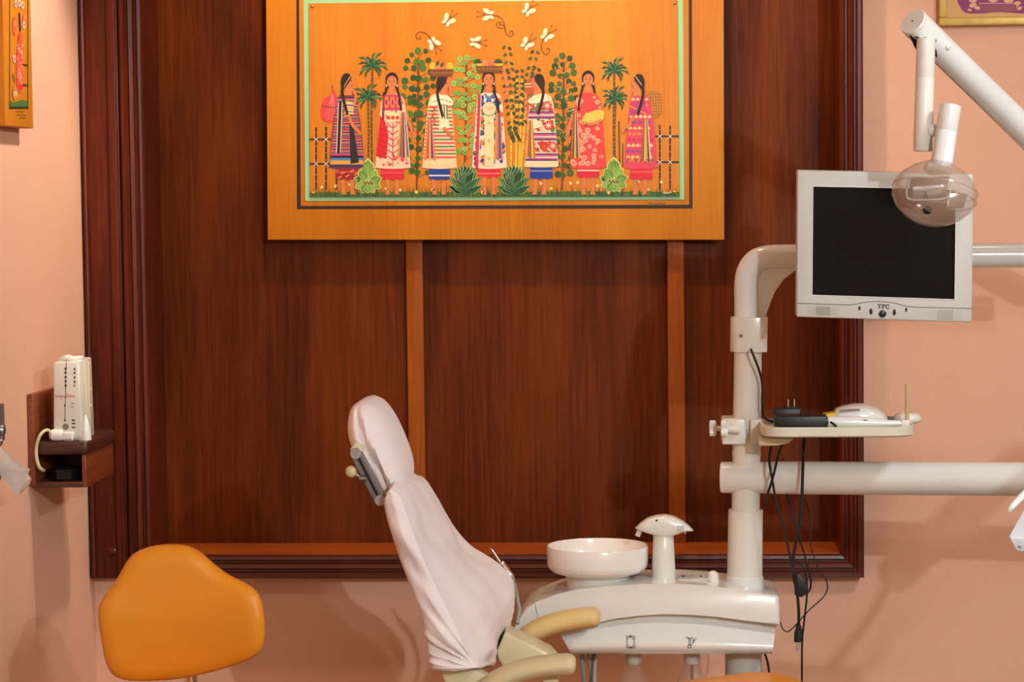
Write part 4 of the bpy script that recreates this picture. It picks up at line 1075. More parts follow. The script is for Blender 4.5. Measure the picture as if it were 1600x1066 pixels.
d.line([(1058.5, 822.5), (1063.5, 822.5), (1063.5, 828.5), (1058.5, 828.5), (1058.5, 822.5)], 0.7, (70, 66, 66), 1); d.line([(1067, 822), (1067, 828)], 0.8, (70, 66, 66), 1); d.line([(1065.5, 823), (1068.5, 822)], 0.8, (70, 66, 66), 1)
d.build('faucet_symbols', fh)
# control panel and knob on the top
zt_ = P(1090, 903, 5.28).z
def topp(px, py):                                     # point on the flat top of the cabinet
    dd = ray(px, py); return CAM + dd*((zt_ - CAM.z)/dd.z)
bm = B(); a = [topp(1060, 908), topp(1110, 908), topp(1106, 897), topp(1064, 897)]
hexa(bm, a, [p + Vector((0, 0, 0.004)) for p in a], bev=0.001); kp = obj('key_panel', bm, GREYW, un)
d = Draw(lambda x, y, off: topp(x, y) + Vector((0, 0, 0.0042 + off)))
d.poly([(1064, 904), (1070, 902), (1070, 905)], (50, 46, 46), 1); d.poly([(1099, 904), (1093, 902), (1093, 905)], (50, 46, 46), 1); d.disc(1082, 903, 3.5, (190, 186, 180), 1, ry=1.6)
d.build('arrow_keys', kp)
bm = B(); q = topp(1114, 906); lathe(bm, [(10*s, -0.004), (9*s, 0.004), (8*s, 0.014), (4*s, 0.019), (0, 0.020)], q, (0, 0, 1), 14, sx=0.9); obj('control_knob', bm, WHITE, un)
# column
def col_pt(py): return P(1163.5 + (905 - py)*0.0145, py, UC)
s = S(UC)
def cyl(name, y_a, y_b, ra, rb, m_, parent=un, prof=None):
    a, b = col_pt(y_a), col_pt(y_b); L = (b - a).length
    pr = prof(L) if prof else [(ra, 0), (rb, L - 0.002), (rb - 0.002, L)]
    bm = B(); lathe(bm, pr, a, b - a, 40); return obj(name, bm, m_, parent, smooth=40)
cyl('column_foot', 930, 899, 31*s, 29*s, WHITE2)
cyl('column_sleeve', 902, 796, 27.5*s, 27*s, WHITE)
cyl('column', 800, 535, 22*s, 21.5*s, WHITE)
rg_ = cyl('column_ring', 712, 704, 22.5*s, 22.4*s, WHITE)
# vertical support under the cabinet down to the floor
a = P(1162, 1015, UC)
bm = B(); lathe(bm, [(29*s, 0.0), (29*s, a.z)], (a.x, UC, 0), (0, 0, 1), 32); obj('support_pillar', bm, GREYW, un)
bm = B(); box(bm, (a.x - 0.42, UC - 0.12, 0), (a.x + 0.1, UC + 0.12, 0.05), bev=0.015); obj('floor_box', bm, GREYW, un)
# collar and upper pipe with web
c1, c0 = col_pt(495), col_pt(549)
rings = []
for p in (c0, c0.lerp(c1, 0.03), c0.lerp(c1, 0.97), c1):
    k = 0.985 if p in (c0, c1) else 1
    rings.append([p + Vector((x*s*k, y*s*k, 0)) for x, y in [(v.x, v.y) for v in spline_closed([(-28, 0, 0), (-20, -20, 0), (0, -28, 0), (24, -26, 0), (29, -18, 0), (29, 18, 0), (24, 26, 0), (0, 28, 0), (-20, 20, 0)], 5)]])
bm = B(); loft(bm, rings); cl = obj('collar', bm, WHITE, un, smooth=40)
bm = B(); lathe(bm, [(3.2*s, 0), (2.8*s, 0.002), (0, 0.0022)], P(1158, 525, UC - 24.5*s), (0, -1, 0), 12); obj('collar_screw', bm, DGREY, cl)
path = spline([P(1166, 500, UC), P(1166, 470, UC), P(1166, 444, UC), P(1170, 424, UC), P(1182, 408, UC), P(1202, 402, UC), P(1230, 401, UC), P(1262, 401, UC), P(1400, 400, UC), P(1560, 399, UC), P(1690, 398, UC)], 6)
bm = B(); tube(bm, path, 18.8*s, 28); obj('upper_pipe', bm, WHITE2, un, smooth=60)
bm = B(); w_ = [(1172, 500), (1172, 440), (1184, 420), (1205, 408), (1250, 404), (1290, 404), (1290, 412), (1262, 412), (1240, 421), (1222, 435), (1208, 455), (1200, 475), (1197, 500)]
prism(bm, w_, UC - 0.006, UC + 0.016, bev=0.004); obj('pipe_web', bm, WHITE, un, smooth=40)
# swing boom
bp_ = [P(1126, 746, UC), P(1206, 746.5, UC - 0.01)]
bm = B(); L = (bp_[1]-bp_[0]).length
lathe(bm, [(23*s, 0), (24.6*s, 0.003), (24.8*s, L)], bp_[0], bp_[1]-bp_[0], 36); obj('boom_socket', bm, WHITE2, un, smooth=40)
b1 = P(1900, 751, UC - 0.17)
bm = B(); L = (b1-bp_[1]).length
lathe(bm, [(25.2*s, 0), (25.6*s, 0.002), (25.8*s, L)], bp_[1], b1-bp_[1], 36); obj('swing_boom', bm, WHITE2, un, smooth=40)
bm = B(); lathe(bm, [(0, -0.008), (34*s, -0.006), (36*s, 0), (36*s, 0.11), (34*s, 0.118), (0, 0.12)], b1 - Vector((0, 0, 0.06)), (0, 0, 1), 32); obj('boom_joint', bm, WHITE2, un, smooth=40)
# water bottles, hoses below
for px in (990, 1081):
    q = P(px, 1020, 5.24); s2 = S(5.24)
    bm = B(); lathe(bm, [(12.5*s2, 0), (12.5*s2, -0.02), (11*s2, -0.024)], q, (0, 0, 1), 20); obj('bottle_cap', bm, GREYW, un)
    bm = B(); pr = [(10*s2, -0.022), (11*s2, -0.030), (17*s2, -0.042), (23*s2, -0.058), (27*s2, -0.078), (28*s2, -0.11), (28*s2, -0.24), (24*s2, -0.25), (0, -0.25)]
    pr2 = []
    lathe(bm, pr + pr2, q, (0, 0, 1), 28, cap=False); bt = obj('water_bottle', bm, CLEAR, un, smooth=50)
    if px == 1081: bm = B(); tube(bm, [q + Vector((0.0, 0, -0.02)), q + Vector((0.001, 0, -0.22))], 0.0028, 8); obj('dip_tube', bm, DGREY, bt)
for pts_, r_, m_ in (([(909, 1018), (911, 1045), (915, 1100)], 6, GREY), ([(917, 1018), (922, 1040), (926, 1100)], 4, GREY), ([(928, 1020), (926, 1040), (921, 1100)], 5, DGREY), ([(934, 1022), (929, 1045), (930, 1100)], 4.5, GREYW)):
    bm = B(); tube(bm, spline([P(x, y, 5.26) for x, y in pts_], 6), r_*0.7*S(5.26), 10); obj('drain_hose', bm, m_, un)

# polished suction tip parked behind the chair back
YSU = 5.165
su = thing('suction_tip', P(812, 955, YSU), 'chrome curved suction tip parked behind the chair backrest', 'dental tool')
ss = S(YSU)
bm = B(); tube(bm, spline([P(766, 857, YSU), P(770, 861, YSU), P(776, 870, YSU), P(782, 880, YSU)], 5), [1.2*ss, 2.6*ss], 12); obj('tip', bm, CHROME, su)
bm = B(); tube(bm, spline([P(781, 878, YSU), P(786, 884, YSU), P(793, 893, YSU), P(799, 901, YSU), P(803, 912, YSU)], 5), [3.2*ss, 5.6*ss, 6.2*ss, 6.2*ss, 6.0*ss, 5.8*ss, 5.6*ss, 5.6*ss, 5.4*ss, 5.2*ss, 5*ss, 5*ss, 5*ss, 4.8*ss, 4.6*ss, 4.4*ss, 4.2*ss, 4*ss, 4*ss, 3.8*ss, 3.6*ss], 16); obj('handle', bm, CHROME, su)
bm = B(); lathe(bm, [(3.4*ss, 0), (3*ss, 0.003), (0, 0.0035)], P(797, 899, YSU - 6*ss), (0.3, -1, 0.2), 12); obj('button', bm, STEEL, su)
bm = B(); tube(bm, spline([P(803, 911, YSU), P(806, 925, YSU), P(809, 940, YSU), P(811, 955, YSU - 0.01), P(808, 975, YSU - 0.025)], 5), 3.4*ss, 12); obj('hose', bm, GREY, su)

# ================================================================== MONITOR
YM = 4.98
mo_c = [P(1246, 266, YM), P(1521, 272, YM), P(1518.5, 504, YM + 0.012), P(1244.5, 495.5, YM + 0.012)]
mo = thing('computer_monitor', (mo_c[0] + mo_c[1] + mo_c[2] + mo_c[3])/4 + Vector((0, 0.05, -0.15)), 'grey-white flat computer monitor with dark screen on the pipe arm', 'monitor')
nrm = (mo_c[1]-mo_c[0]).cross(mo_c[3]-mo_c[0]).normalized()
if nrm.y < 0: nrm = -nrm
def mpl(x, y, off=0.0):                                # pixel -> point on the monitor's front plane
    dd = ray(x, y); t = (mo_c[0]-CAM).dot(nrm)/dd.dot(nrm); return CAM + dd*t - nrm*off
def mprism(pts, d0, d1, bev=0.0, seg=2, taper=1.0):
    a = [mpl(x, y, -d0) for x, y in pts]; c = sum(a, Vector())/len(a)
    b = [c + (p - c)*taper + nrm*(d1-d0) for p in a]
    bm = B(); hexa(bm, a, b, bev=bev, seg=seg); return bm
bz_o = [(1246, 266), (1521, 272), (1518.5, 504), (1244.5, 495.5)]
bz_i = [(1270, 291), (1494, 295.5), (1492, 468.5), (1268.5, 461.5)]
bm = B()
oF = [mpl(x, y) for x, y in bz_o]; iF = [mpl(x, y) for x, y in bz_i]
oB = [p + nrm*0.045 for p in oF]; iB = [p + nrm*0.012 for p in iF]
V = lambda L_: [bm.verts.new(p) for p in L_]
vo, vi, vob, vib = V(oF), V(iF), V(oB), V(iB)
for i in range(4):
    j = (i+1) % 4
    bm.faces.new([vo[i], vo[j], vi[j], vi[i]]); bm.faces.new([vo[j], vo[i], vob[i], vob[j]]); bm.faces.new([vi[i], vi[j], vib[j], vib[i]])
bm.faces.new(vob); bm.faces.new(vib)
oe = [e for e in bm.edges if all(v in vo for v in e.verts)] + [e for e in bm.edges if (e.verts[0] in vo and e.verts[1] in vob) or (e.verts[1] in vo and e.verts[0] in vob)]
bmesh.ops.bevel(bm, geom=oe, offset=0.003, segments=3, profile=0.5, affect='EDGES')
bezel = obj('bezel', bm, GREYW, mo, smooth=40)
obj('screen', mprism(bz_i, 0.006, 0.012), SCREEN, mo, smooth=0, label='dark switched-off screen')
for a, b in zip(bz_i, bz_i[1:] + bz_i[:1]):
    bm = B(); tube(bm, [mpl(*a, off=0.0003), mpl(*b, off=0.0003)], 0.0011, 8); obj('screen_edge', bm, WHITE2, bezel)
obj('rear_housing', mprism([(1262, 284), (1505, 290), (1502, 490), (1260, 482)], 0.045, 0.085, bev=0.008, taper=0.8), GREYW, mo, smooth=40)
obj('wall_mount_neck', mprism([(1360, 380), (1406, 381), (1406, 420), (1360, 419)], 0.08, 0.26, bev=0.004), GREYW, mo, smooth=40)
# chin line, buttons, speaker grilles, letters
bm = B(); tube(bm, spline([mpl(x, y) for x, y in ((1245.5, 474), (1290, 475.5), (1324, 476.4), (1338, 475.3), (1354, 472.3), (1375, 471), (1396, 473.3), (1414, 478), (1431, 480), (1470, 481), (1518.5, 482.3))], 6), 0.0008, 6); obj('chin_groove', bm, mat('groove_shadow', (90, 84, 76), 0.7), bezel)
sm = S(YM)
for x, y, rx, ry in ((1343, 481.5, 1.6, 3.2), (1361, 486.7, 2.4, 4.8), (1379, 490.4, 5.8, 5.8), (1397.5, 487.8, 2.4, 4.8), (1416, 484, 1.6, 3.2)):
    bm = B(); lathe(bm, [(ry*sm, 0), (ry*sm, 0.0016), (ry*0.8*sm, 0.0026), (0, 0.003)], mpl(x, y), -nrm, 20)
    c_ = mpl(x, y)
    for v in bm.verts: v.co.x = c_.x + (v.co.x - c_.x)*rx/ry
    obj('button', bm, mat('navy_button', (28, 26, 36), 0.35), bezel)
for x0_, x1_, ya, yb in ((1261, 1311, 478.3, 492.5), (1449, 1505, 483.3, 499.5)):
    d = Draw(lambda x, y, off: mpl(x, y, 0.0006 + off)); nx_ = 18; ny_ = 6
    for i in range(nx_):
        for j in range(ny_):
            x = x0_ + (x1_-x0_)*(i+0.5)/nx_; y = ya + (yb-ya)*(j+0.5)/ny_ + (x-x0_)*0.025
            core = abs(i - nx_/2 + 0.5) < 4.2
            d.disc(x, y, 0.95 if core else 0.6, (128, 118, 96) if core else (176, 168, 148), 1, n=6)
    g = d.build('speaker_grille', bezel); g['kind'] = 'stuff'
def glyphs(Dr, strokes, col):
    for kind, a in strokes:
        if kind == 'l': Dr.line(a[0], a[1], col, 1)
        else: Dr.poly(a, col, 1)
d = Draw(lambda x, y, off: mpl(x, y, 0.0007 + off)); K = (34, 30, 34)
# T P C with serifs
d.rect(1371.2, 475.2, 1377.4, 476.1, K); d.rect(1373.6, 475.2, 1375.1, 482.0, K); d.rect(1372.6, 481.4, 1376.1, 482.1, K); d.rect(1371.2, 475.2, 1371.9, 477.2, K); d.rect(1376.7, 475.2, 1377.4, 477.2, K)
d.rect(1378.6, 475.4, 1380.1, 482.2, K); d.rect(1377.8, 481.6, 1381.0, 482.3, K); d.rect(1377.8, 475.4, 1381, 476.0, K); d.line([(1380.5, 475.9), (1382.4, 476.3), (1382.9, 477.4), (1382.3, 478.6), (1380.0, 479.1)], 1.1, K, 1, curve=True)
d.line([(1389.2, 477.4), (1388.4, 476.2), (1386.9, 475.9), (1385.3, 476.7), (1384.7, 479.0), (1385.3, 481.2), (1386.9, 482.1), (1388.5, 481.7), (1389.4, 480.6)], 1.25, K, 1, curve=True); d.rect(1388.8, 475.6, 1389.4, 477.8, K)
d.build('maker_letters', bezel, 'three dark serif letters')

# ================================================================== OPERATING LAMP
YA = 4.72
la = thing('operating_lamp', P(1460, 300, YA), 'white overhead operating lamp with clear smoky shield on a slanted arm', 'lamp')
sa = S(YA)
a0, a1 = P(1429, 36, YA), P(1760, 360, YA + 0.46)
dr_ = (a1-a0).normalized(); ra = 22.5*sa
bm = B(); tube(bm, [a0, a0.lerp(a1, 0.3), a0.lerp(a1, 0.6), a1], [ra, ra*1.0, ra*1.05, ra*1.1], 36); la_arm = obj('spring_arm', bm, WHITE2, la, smooth=50)
bm = B(); lathe(bm, [(ra*0.97, 0), (ra*0.99, -0.004), (ra*0.93, -0.0065), (0, -0.007)], a0, dr_, 36); cp = obj('end_cap', bm, WHITE, la_arm, smooth=40)
bm = B(); lathe(bm, [(0.0022, 0), (0, 0.001)], a0 - dr_*0.007, -dr_, 10); obj('cap_hole', bm, INK, cp, smooth=0)
def onarm(px, py):                                     # first hit of the pixel ray on the arm surface
    dd = ray(px, py).normalized(); best = None; t = 4.0
    while t < 5.5:
        p = CAM + dd*t; w = p - a0; k = w.dot(dr_)
        if (w - dr_*k).length < ra: return p, (w - dr_*k).normalized()
        t += 0.001
    return P(px, py, YA), Vector((0, -1, 0))
p, n_ = onarm(1460.5, 63.5); bm = B(); lathe(bm, [(3.0*sa, -0.001), (2.8*sa, 0.001), (1.4*sa, 0.001), (1.2*sa, 0), (0, 0)], p, n_, 12); obj('screw', bm, DGREY, la_arm)
p, n_ = onarm(1481, 73); bm = B(); lathe(bm, [(5.2*sa, -0.001), (4.8*sa, 0.0025), (3.4*sa, 0.004), (0, 0.0045)], p, n_, 16); obj('button', bm, WHITE, la_arm)
YT = YA - 0.016
nt_ = [(1421, 54), (1432, 57), (1447, 58), (1456, 66), (1463, 78), (1464.5, 88), (1461, 93), (1440, 92), (1428, 72)]
bm = B(); hits = [onarm(x, y) for x, y in nt_]
c_ = onarm(1445, 70); cv0 = bm.verts.new(c_[0] + c_[1]*0.0006); vs = [bm.verts.new(p + n*0.0006) for p, n in hits]
for k in range(len(vs)): bm.faces.new([cv0, vs[k], vs[(k+1) % len(vs)]])
obj('drop_slot', bm, BLACK, la_arm, smooth=0)
tp, tq = P(1447, 60, YT), P(1442, 237, YT)
bm = B(); L = (tq-tp).length; lathe(bm, [(14.2*sa, 0), (14.2*sa, L*0.345), (14.0*sa, L*0.350), (14.4*sa, L*0.355), (14.6*sa, L - 0.003), (13.8*sa, L - 0.001), (12*sa, L)], tp, tq-tp, 32); obj('drop_tube', bm, WHITE, la, smooth=40)
bm = B(); ball(bm, P(1458, 204, YT - 0.012), 10*sa, 20); obj('ball_joint', bm, WHITE2, la)
YH = YT - 0.03
ht, hb = P(1485.5, 164, YH), P(1470, 262, YH - 0.018)
bm = B(); L = (hb-ht).length; lathe(bm, [(14.5*sa, 0), (16.6*sa, 0.002), (16.6*sa, L*0.42), (16.3*sa, L*0.425), (16.6*sa, L*0.43), (16.2*sa, L)], ht, hb-ht, 32); hd = obj('handle_tube', bm, WHITE2, la, smooth=40)
# white label wrapped on the handle
x_, y_, d_ = basis(hb-ht); bm = B(); vs = []
for h in (L*0.45, L*0.93):
    vs.append([bm.verts.new(ht + d_*h + (rt*math.cos(t) - (Vector((0, 1, 0)) - d_*d_.y).normalized()*math.sin(t))*16.9*sa) for t in [math.radians(-5 + 95*k/8) for k in range(9)]])
for k in range(8): bm.faces.new([vs[0][k], vs[0][k+1], vs[1][k+1], vs[1][k]])
obj('label_sticker', bm, mat('label_paper', (226, 226, 236), 0.5), hd)
# lamp head: tilted saucer shaped clear shield with reflector inside
hc = P(1460, 304, YH - 0.02)
hd_ax = (P(1485, 166, YH) - P(1466, 304, YH - 0.045)).normalized()
pr = [(16*sa, 50*sa), (24*sa, 48*sa), (40*sa, 39*sa), (54*sa, 27*sa), (62.5*sa, 14*sa), (64.5*sa, 6*sa), (64*sa, -6*sa), (58*sa, -20*sa), (44*sa, -34*sa), (26*sa, -44*sa), (0, -47*sa)]
th = 0.0022
inn = []
bm = B(); lathe(bm, pr + inn, hc, hd_ax, 48, cap=False)
for v in bm.verts: pass
vs0 = list(bm.verts)
obj('clear_shield', bm, BROWNGL, la, smooth=50)
for hh_, rr_ in ((7, 64.6), (-7, 63.8)):
    bm = B(); ring_ = [hc + hd_ax*(hh_*sa) + (basis(hd_ax)[0]*math.cos(t) + basis(hd_ax)[1]*math.sin(t))*(rr_*sa) for t in [2*math.pi*k/48 for k in range(49)]]
    tube(bm, ring_, 0.9*sa, 6, cap=False); obj('shield_rim', bm, BROWNGL, la, smooth=60)
bm = B(); lathe(bm, [(15.5*sa, 52*sa), (20*sa, 46*sa), (22*sa, 38*sa), (18*sa, 34*sa), (0, 34*sa)], hc, hd_ax, 28); obj('lamp_socket', bm, WHITE, la, smooth=40)
exx = rt; ezz = hd_ax; eyy = exx.cross(ezz).normalized()
if eyy.y > 0: eyy = -eyy
def hloc(x, y, z): return hc + exx*(x*sa) + eyy*(y*sa) + ezz*(z*sa)
bm = B()
a = [hloc(-44, 34, 16), hloc(14, 34, 20), hloc(14, 34, -14), hloc(-42, 34, -16)]
b = [hloc(-34, 2, 12), hloc(6, 2, 14), hloc(6, 2, -10), hloc(-32, 2, -12)]
va, vb = [bm.verts.new(p) for p in a], [bm.verts.new(p) for p in b]
for i in range(4): bm.faces.new([va[i], va[(i+1) % 4], vb[(i+1) % 4], vb[i]])
bm.faces.new(vb); bmesh.ops.solidify(bm, geom=bm.faces[:], thickness=0.001); rf = obj('reflector', bm, REFLECT, la, smooth=0)
fr_pts = [hloc(-44, 35, 16), hloc(-15, 36, 19), hloc(14, 35, 20), hloc(18, 34, 3), hloc(14, 35, -14), hloc(-14, 37, -18), hloc(-42, 35, -16), hloc(-47, 33, 0)]
bm = B(); q_ = spline_closed(fr_pts, 4); tube(bm, q_ + [q_[0]], 1.4*sa, 8); obj('window_rim', bm, GREYW, rf)
bm = B(); tube(bm, [hloc(-14, 14, -4), hloc(8, 14, 2)], 6*sa, 12); obj('bulb_shade', bm, GREY, rf)
bm = B(); hexa(bm, [hloc(20, 20, -2), hloc(50, 8, 0), hloc(46, 8, -22), hloc(18, 20, -26)], [hloc(20, 4, -2), hloc(50, -4, 0), hloc(46, -4, -22), hloc(18, 4, -26)], bev=0.003); obj('rear_reflector', bm, REFLECT, la)
bm = B(); lathe(bm, [(7.5*sa, 0), (7.2*sa, 0.002), (0, 0.0022)], hloc(-12, 36, -33), (eyy*0.75 - ezz*0.65), 18); obj('vent_cap', bm, BLACK, la)

# ================================================================== INSTRUMENT TRAY
YT0, YT1 = 5.08, 5.30
zT = P(1300, 668, YT0).z; zB = P(1300, 684, YT0).z
tr = thing('instrument_tray', P(1310, 684, 5.19), 'ivory instrument tray clamped to the white column, holding devices', 'tray')
xl_, xr_ = P(1192, 675, YT0).x, P(1432, 675, YT0).x
def rr(x0, x1, y0, y1, r, z, n=7):
    out = []
    for cx, cy, a0_ in ((x1-r, y0+r, -90), (x1-r, y1-r, 0), (x0+r, y1-r, 90), (x0+r, y0+r, 180)):
        for k in range(n): t = math.radians(a0_ + 90*k/(n-1)); out.append(Vector((cx + r*math.cos(t), cy + r*math.sin(t), z)))
    return out
bm = B(); loft(bm, [rr(xl_ + 0.004, xr_ - 0.004, YT0 + 0.004, YT1 - 0.004, 0.046, zB), rr(xl_, xr_, YT0, YT1, 0.05, zB + 0.003), rr(xl_, xr_, YT0, YT1, 0.05, zT - 0.001), rr(xl_ + 0.001, xr_ - 0.001, YT0 + 0.001, YT1 - 0.001, 0.049, zT), rr(xl_ + 0.006, xr_ - 0.006, YT0 + 0.006, YT1 - 0.006, 0.044, zT), rr(xl_ + 0.008, xr_ - 0.008, YT0 + 0.008, YT1 - 0.008, 0.042, zT - 0.006)]); obj('tray_body', bm, mat('tray_ivory', (212, 206, 184), 0.4, var=0.03), tr, smooth=40)
zin = zT - 0.006
bm = B(); prism(bm, [(1186, 684), (1240, 686), (1232, 693), (1214, 697), (1186, 697)], YT0 + 0.07, YT0 + 0.13, bev=0.003); obj('tray_bracket', bm, IVORY, tr)
cy_ = col_pt(675); sC = S(UC)
bm = B()
for a, b in (((1128, 655), (1166, 695)), ((1172, 655), (1192, 694))):
    p0, p1 = P(a[0], a[1], UC - 0.045), P(b[0], b[1], UC - 0.045); box(bm, (p0.x, UC - 0.045, p1.z), (p1.x, UC + 0.045, p0.z), bev=0.004)
obj('clamp', bm, WHITE, tr, smooth=40)
bm = B(); p0, p1 = P(1164, 672, UC - 0.04), P(1176, 680, UC - 0.04); box(bm, (p0.x, UC - 0.038, p1.z), (p1.x, UC + 0.04, p0.z)); obj('clamp_bolt', bm, STEEL, tr, smooth=0)
for px, Yk in ((1113, UC), (1131, UC - 0.055)):
    c = P(px, 669, Yk); bm = B(); r_ = []
    for h, k in ((-5, 0.82), (-4, 1.0), (4, 1.0), (6, 0.8)):
        r_.append([c + Vector((h*sC, (0.011 + 0.0035*math.cos(3*t))*k*1.35*math.cos(t), (0.011 + 0.0035*math.cos(3*t))*k*1.35*math.sin(t))) for t in [2*math.pi*i/36 for i in range(36)]])
    loft(bm, r_); kb = obj('clamp_knob', bm, WHITE2, tr, smooth=40)
    bm = B(); tube(bm, [c, P(1156 if px > 1120 else 1140, 671, Yk)], 7*sC if px > 1120 else 4*sC, 14); obj('knob_stem', bm, WHITE, kb)
# things on the tray
def trx(px, Y): return P(px, 660, Y).x
def tz(py, Y): return P(1300, py, Y).z
Ya = YT0 + 0.012
bm = B(); box(bm, (trx(1211, Ya), Ya, zin), (trx(1293, Ya), Ya + 0.05, tz(650, Ya)), bev=0.003); pa = thing('power_adapter', (trx(1252, Ya), Ya + 0.025, zin), 'black rectangular power adapter brick at the front of the tray', 'power adapter')
obj('brick', bm, BLACK, pa)
bm = B(); tube(bm, spline([P(1292, 661, Ya + 0.02), P(1298, 660, Ya + 0.012), P(1304, 664, Ya + 0.008), P(1307, 668, Ya + 0.01), P(1303, 669, Ya + 0.02)], 5), 0.0025, 8); obj('lead', bm, RUBBER, pa)
Yb = YT0 + 0.12
pg = thing('plug_charger', (trx(1231, Yb), Yb + 0.02, zin), 'small black plug charger with two prongs pointing up on the tray', 'charger')
bm = B(); box(bm, (trx(1209.5, Yb), Yb, zin), (trx(1252, Yb), Yb + 0.04, tz(638, Yb)), bev=0.003); obj('body', bm, BLACK, pg)
for px in (1232.3, 1242):
    bm = B(); x = trx(px, Yb); box(bm, (x - 0.0009, Yb + 0.015, tz(638, Yb)), (x + 0.0009, Yb + 0.022, tz(624.5, Yb))); obj('prong', bm, CHROME, pg, smooth=0)
bm = B(); box(bm, (trx(1228, Yb), Yb + 0.008, tz(638, Yb)), (trx(1247, Yb), Yb + 0.03, tz(636, Yb))); obj('prong_seat', bm, BLACK, pg, smooth=0)
Yc_ = YT0 + 0.075
bm = B(); r_ = []
for px, w, h in ((1211, 0.010, 0.026), (1214, 0.012, 0.0275), (1225, 0.012, 0.0275), (1238, 0.010, 0.0265), (1248, 0.004, 0.0245)):
    x = trx(px, Yc_); r_.append([Vector((x, Yc_ + w*math.cos(t), zin + h*0.5 + h*0.5*math.sin(t))) for t in [2*math.pi*i/16 for i in range(16)]])
loft(bm, r_); tag(obj('plastic_scoop', bm, WHITE2, smooth=60), 'small white rounded piece behind the black power adapter', 'dental tool')
Yd_ = YT0 + 0.10
bm = B(); a = [(trx(1284, Yd_), Yd_, zin), (trx(1305, Yd_), Yd_, zin), (trx(1305, Yd_), Yd_ + 0.05, zin), (trx(1284, Yd_), Yd_ + 0.05, zin)]
hz = tz(645.5, Yd_); hexa(bm, a, [(a[0][0] + 0.005, a[0][1], hz - 0.003), (a[1][0], a[1][1], hz), (a[2][0], a[2][1], hz), (a[3][0] + 0.005, a[3][1], hz - 0.003)], bev=0.001)
tag(obj('yellow_packet', bm, mat('yellow_card', (226, 176, 30), 0.5)), 'small yellow packet beside the white hub on the tray', 'packet')
# intraoral camera wand
Ye = YT0 + 0.035
wd_ = thing('camera_wand', (trx(1355, Ye), Ye, zin), 'slim white tapered camera wand lying along the tray front', 'camera')
ax_ = [(1294, 660.0, 9.0), (1300, 659.8, 9.3), (1340, 660.0, 9.0), (1362, 661, 7.4), (1390, 661.5, 5.2), (1412, 661.5, 4.2), (1420, 661.5, 4.0)]
se = S(Ye)
bm = B(); tube(bm, [P(x, y, Ye) for x, y, r in ax_], [r*se for x, y, r in ax_], 20); obj('wand_body', bm, WHITE2, wd_, smooth=60)
bm = B(); box(bm, (trx(1408, Ye), Ye - 0.006, tz(667, Ye)), (trx(1421, Ye), Ye + 0.006, tz(657, Ye)), bev=0.001); obj('wand_head', bm, WHITE, wd_)
bm = B(); box(bm, (trx(1349, Ye), Ye - 0.0125, tz(656.5, Ye)), (trx(1354, Ye), Ye - 0.010, tz(655, Ye))); obj('button', bm, GREY, wd_, smooth=0)
Yp = YT0 + 0.045
bm = B(); lathe(bm, [(3.2*se, 0), (3.0*se, (tz(603, Yp) - zin)), (1.6*se, (tz(601, Yp) - zin))], (trx(1417.5, Yp), Yp, zin), (0.0, 0, 1), 14)
tag(obj('tray_peg', bm, mat('tan_stick', (190, 164, 118), 0.6, var=0.1)), 'thin tan peg standing upright at the right end of the tray', 'peg')
# white hub with slits
Yh_ = YT0 + 0.13; sh_ = S(Yh_)
hb_ = thing('white_hub', (trx(1345, Yh_), Yh_, zin), 'domed white hub with vent slits lying behind the wand', 'device')
r_ = []
for px, hgt, wy in ((1302, 12, 0.028), (1306, 18.5, 0.036), (1318, 22.5, 0.040), (1335, 25.5, 0.042), (1352, 25, 0.042), (1368, 20, 0.038), (1380, 12.5, 0.032), (1385, 6, 0.026)):
    x = trx(px, Yh_); H = hgt*sh_
    r_.append([Vector((x, Yh_ + wy*math.cos(t), zin + 0.010 + (H*math.sin(t)**0.55 if math.sin(t) > 0 else 0.010*math.sin(t)))) for t in [2*math.pi*i/24 for i in range(24)]])
bm = B(); loft(bm, r_); hbb = obj('shell', bm, WHITE2, hb_, smooth=60)
for k in range(12):
    x = trx(1312 + k*2.6, Yh_); zz = tz(641.5 - k*0.12, Yh_ - 0.035)
    bm = B(); box(bm, (x - 0.0007, Yh_ - 0.0420, zz - 0.0022), (x + 0.0007, Yh_ - 0.030, zz + 0.0022)); obj('slit', bm, GREY, hbb, smooth=0)
bm = B(); lathe(bm, [(5*sh_, 0), (4*sh_, 0.002), (0, 0.0022)], (trx(1350, Yh_), Yh_ - 0.01, zin + 0.0415), (0, 0, 1), 14); obj('top_button', bm, mat('tan_button', (190, 170, 140), 0.5), hbb)
bm = B(); tube(bm, [P(1376, 653, Yh_), P(1398, 654, Yh_)], 3*sh_, 10); obj('strain_relief', bm, mat('slate_rubber', (84, 82, 90), 0.6), hb_)
q = P(1418, 662, YT0 + 0.13)
bm = B(); lathe(bm, [(12*sh_, 0), (21*sh_, 0.006), (22.5*sh_, 0.013), (18*sh_, 0.021), (9*sh_, 0.025), (0, 0.026)], Vector((q.x, YT0 + 0.13, zin)), (0, 0, 1), 30)
rp = thing('round_puck', (q.x, YT0 + 0.13, zin), 'round white puck with a button at the right end of the tray', 'device'); obj('shell', bm, WHITE, rp, smooth=60)
bm = B(); lathe(bm, [(6*sh_, 0), (5*sh_, 0.0025), (0, 0.003)], Vector((q.x + 0.008, YT0 + 0.125, zin + 0.0245)), (0, 0, 1), 14); obj('top_button', bm, mat('tan_button', (190, 170, 140), 0.5), rp)

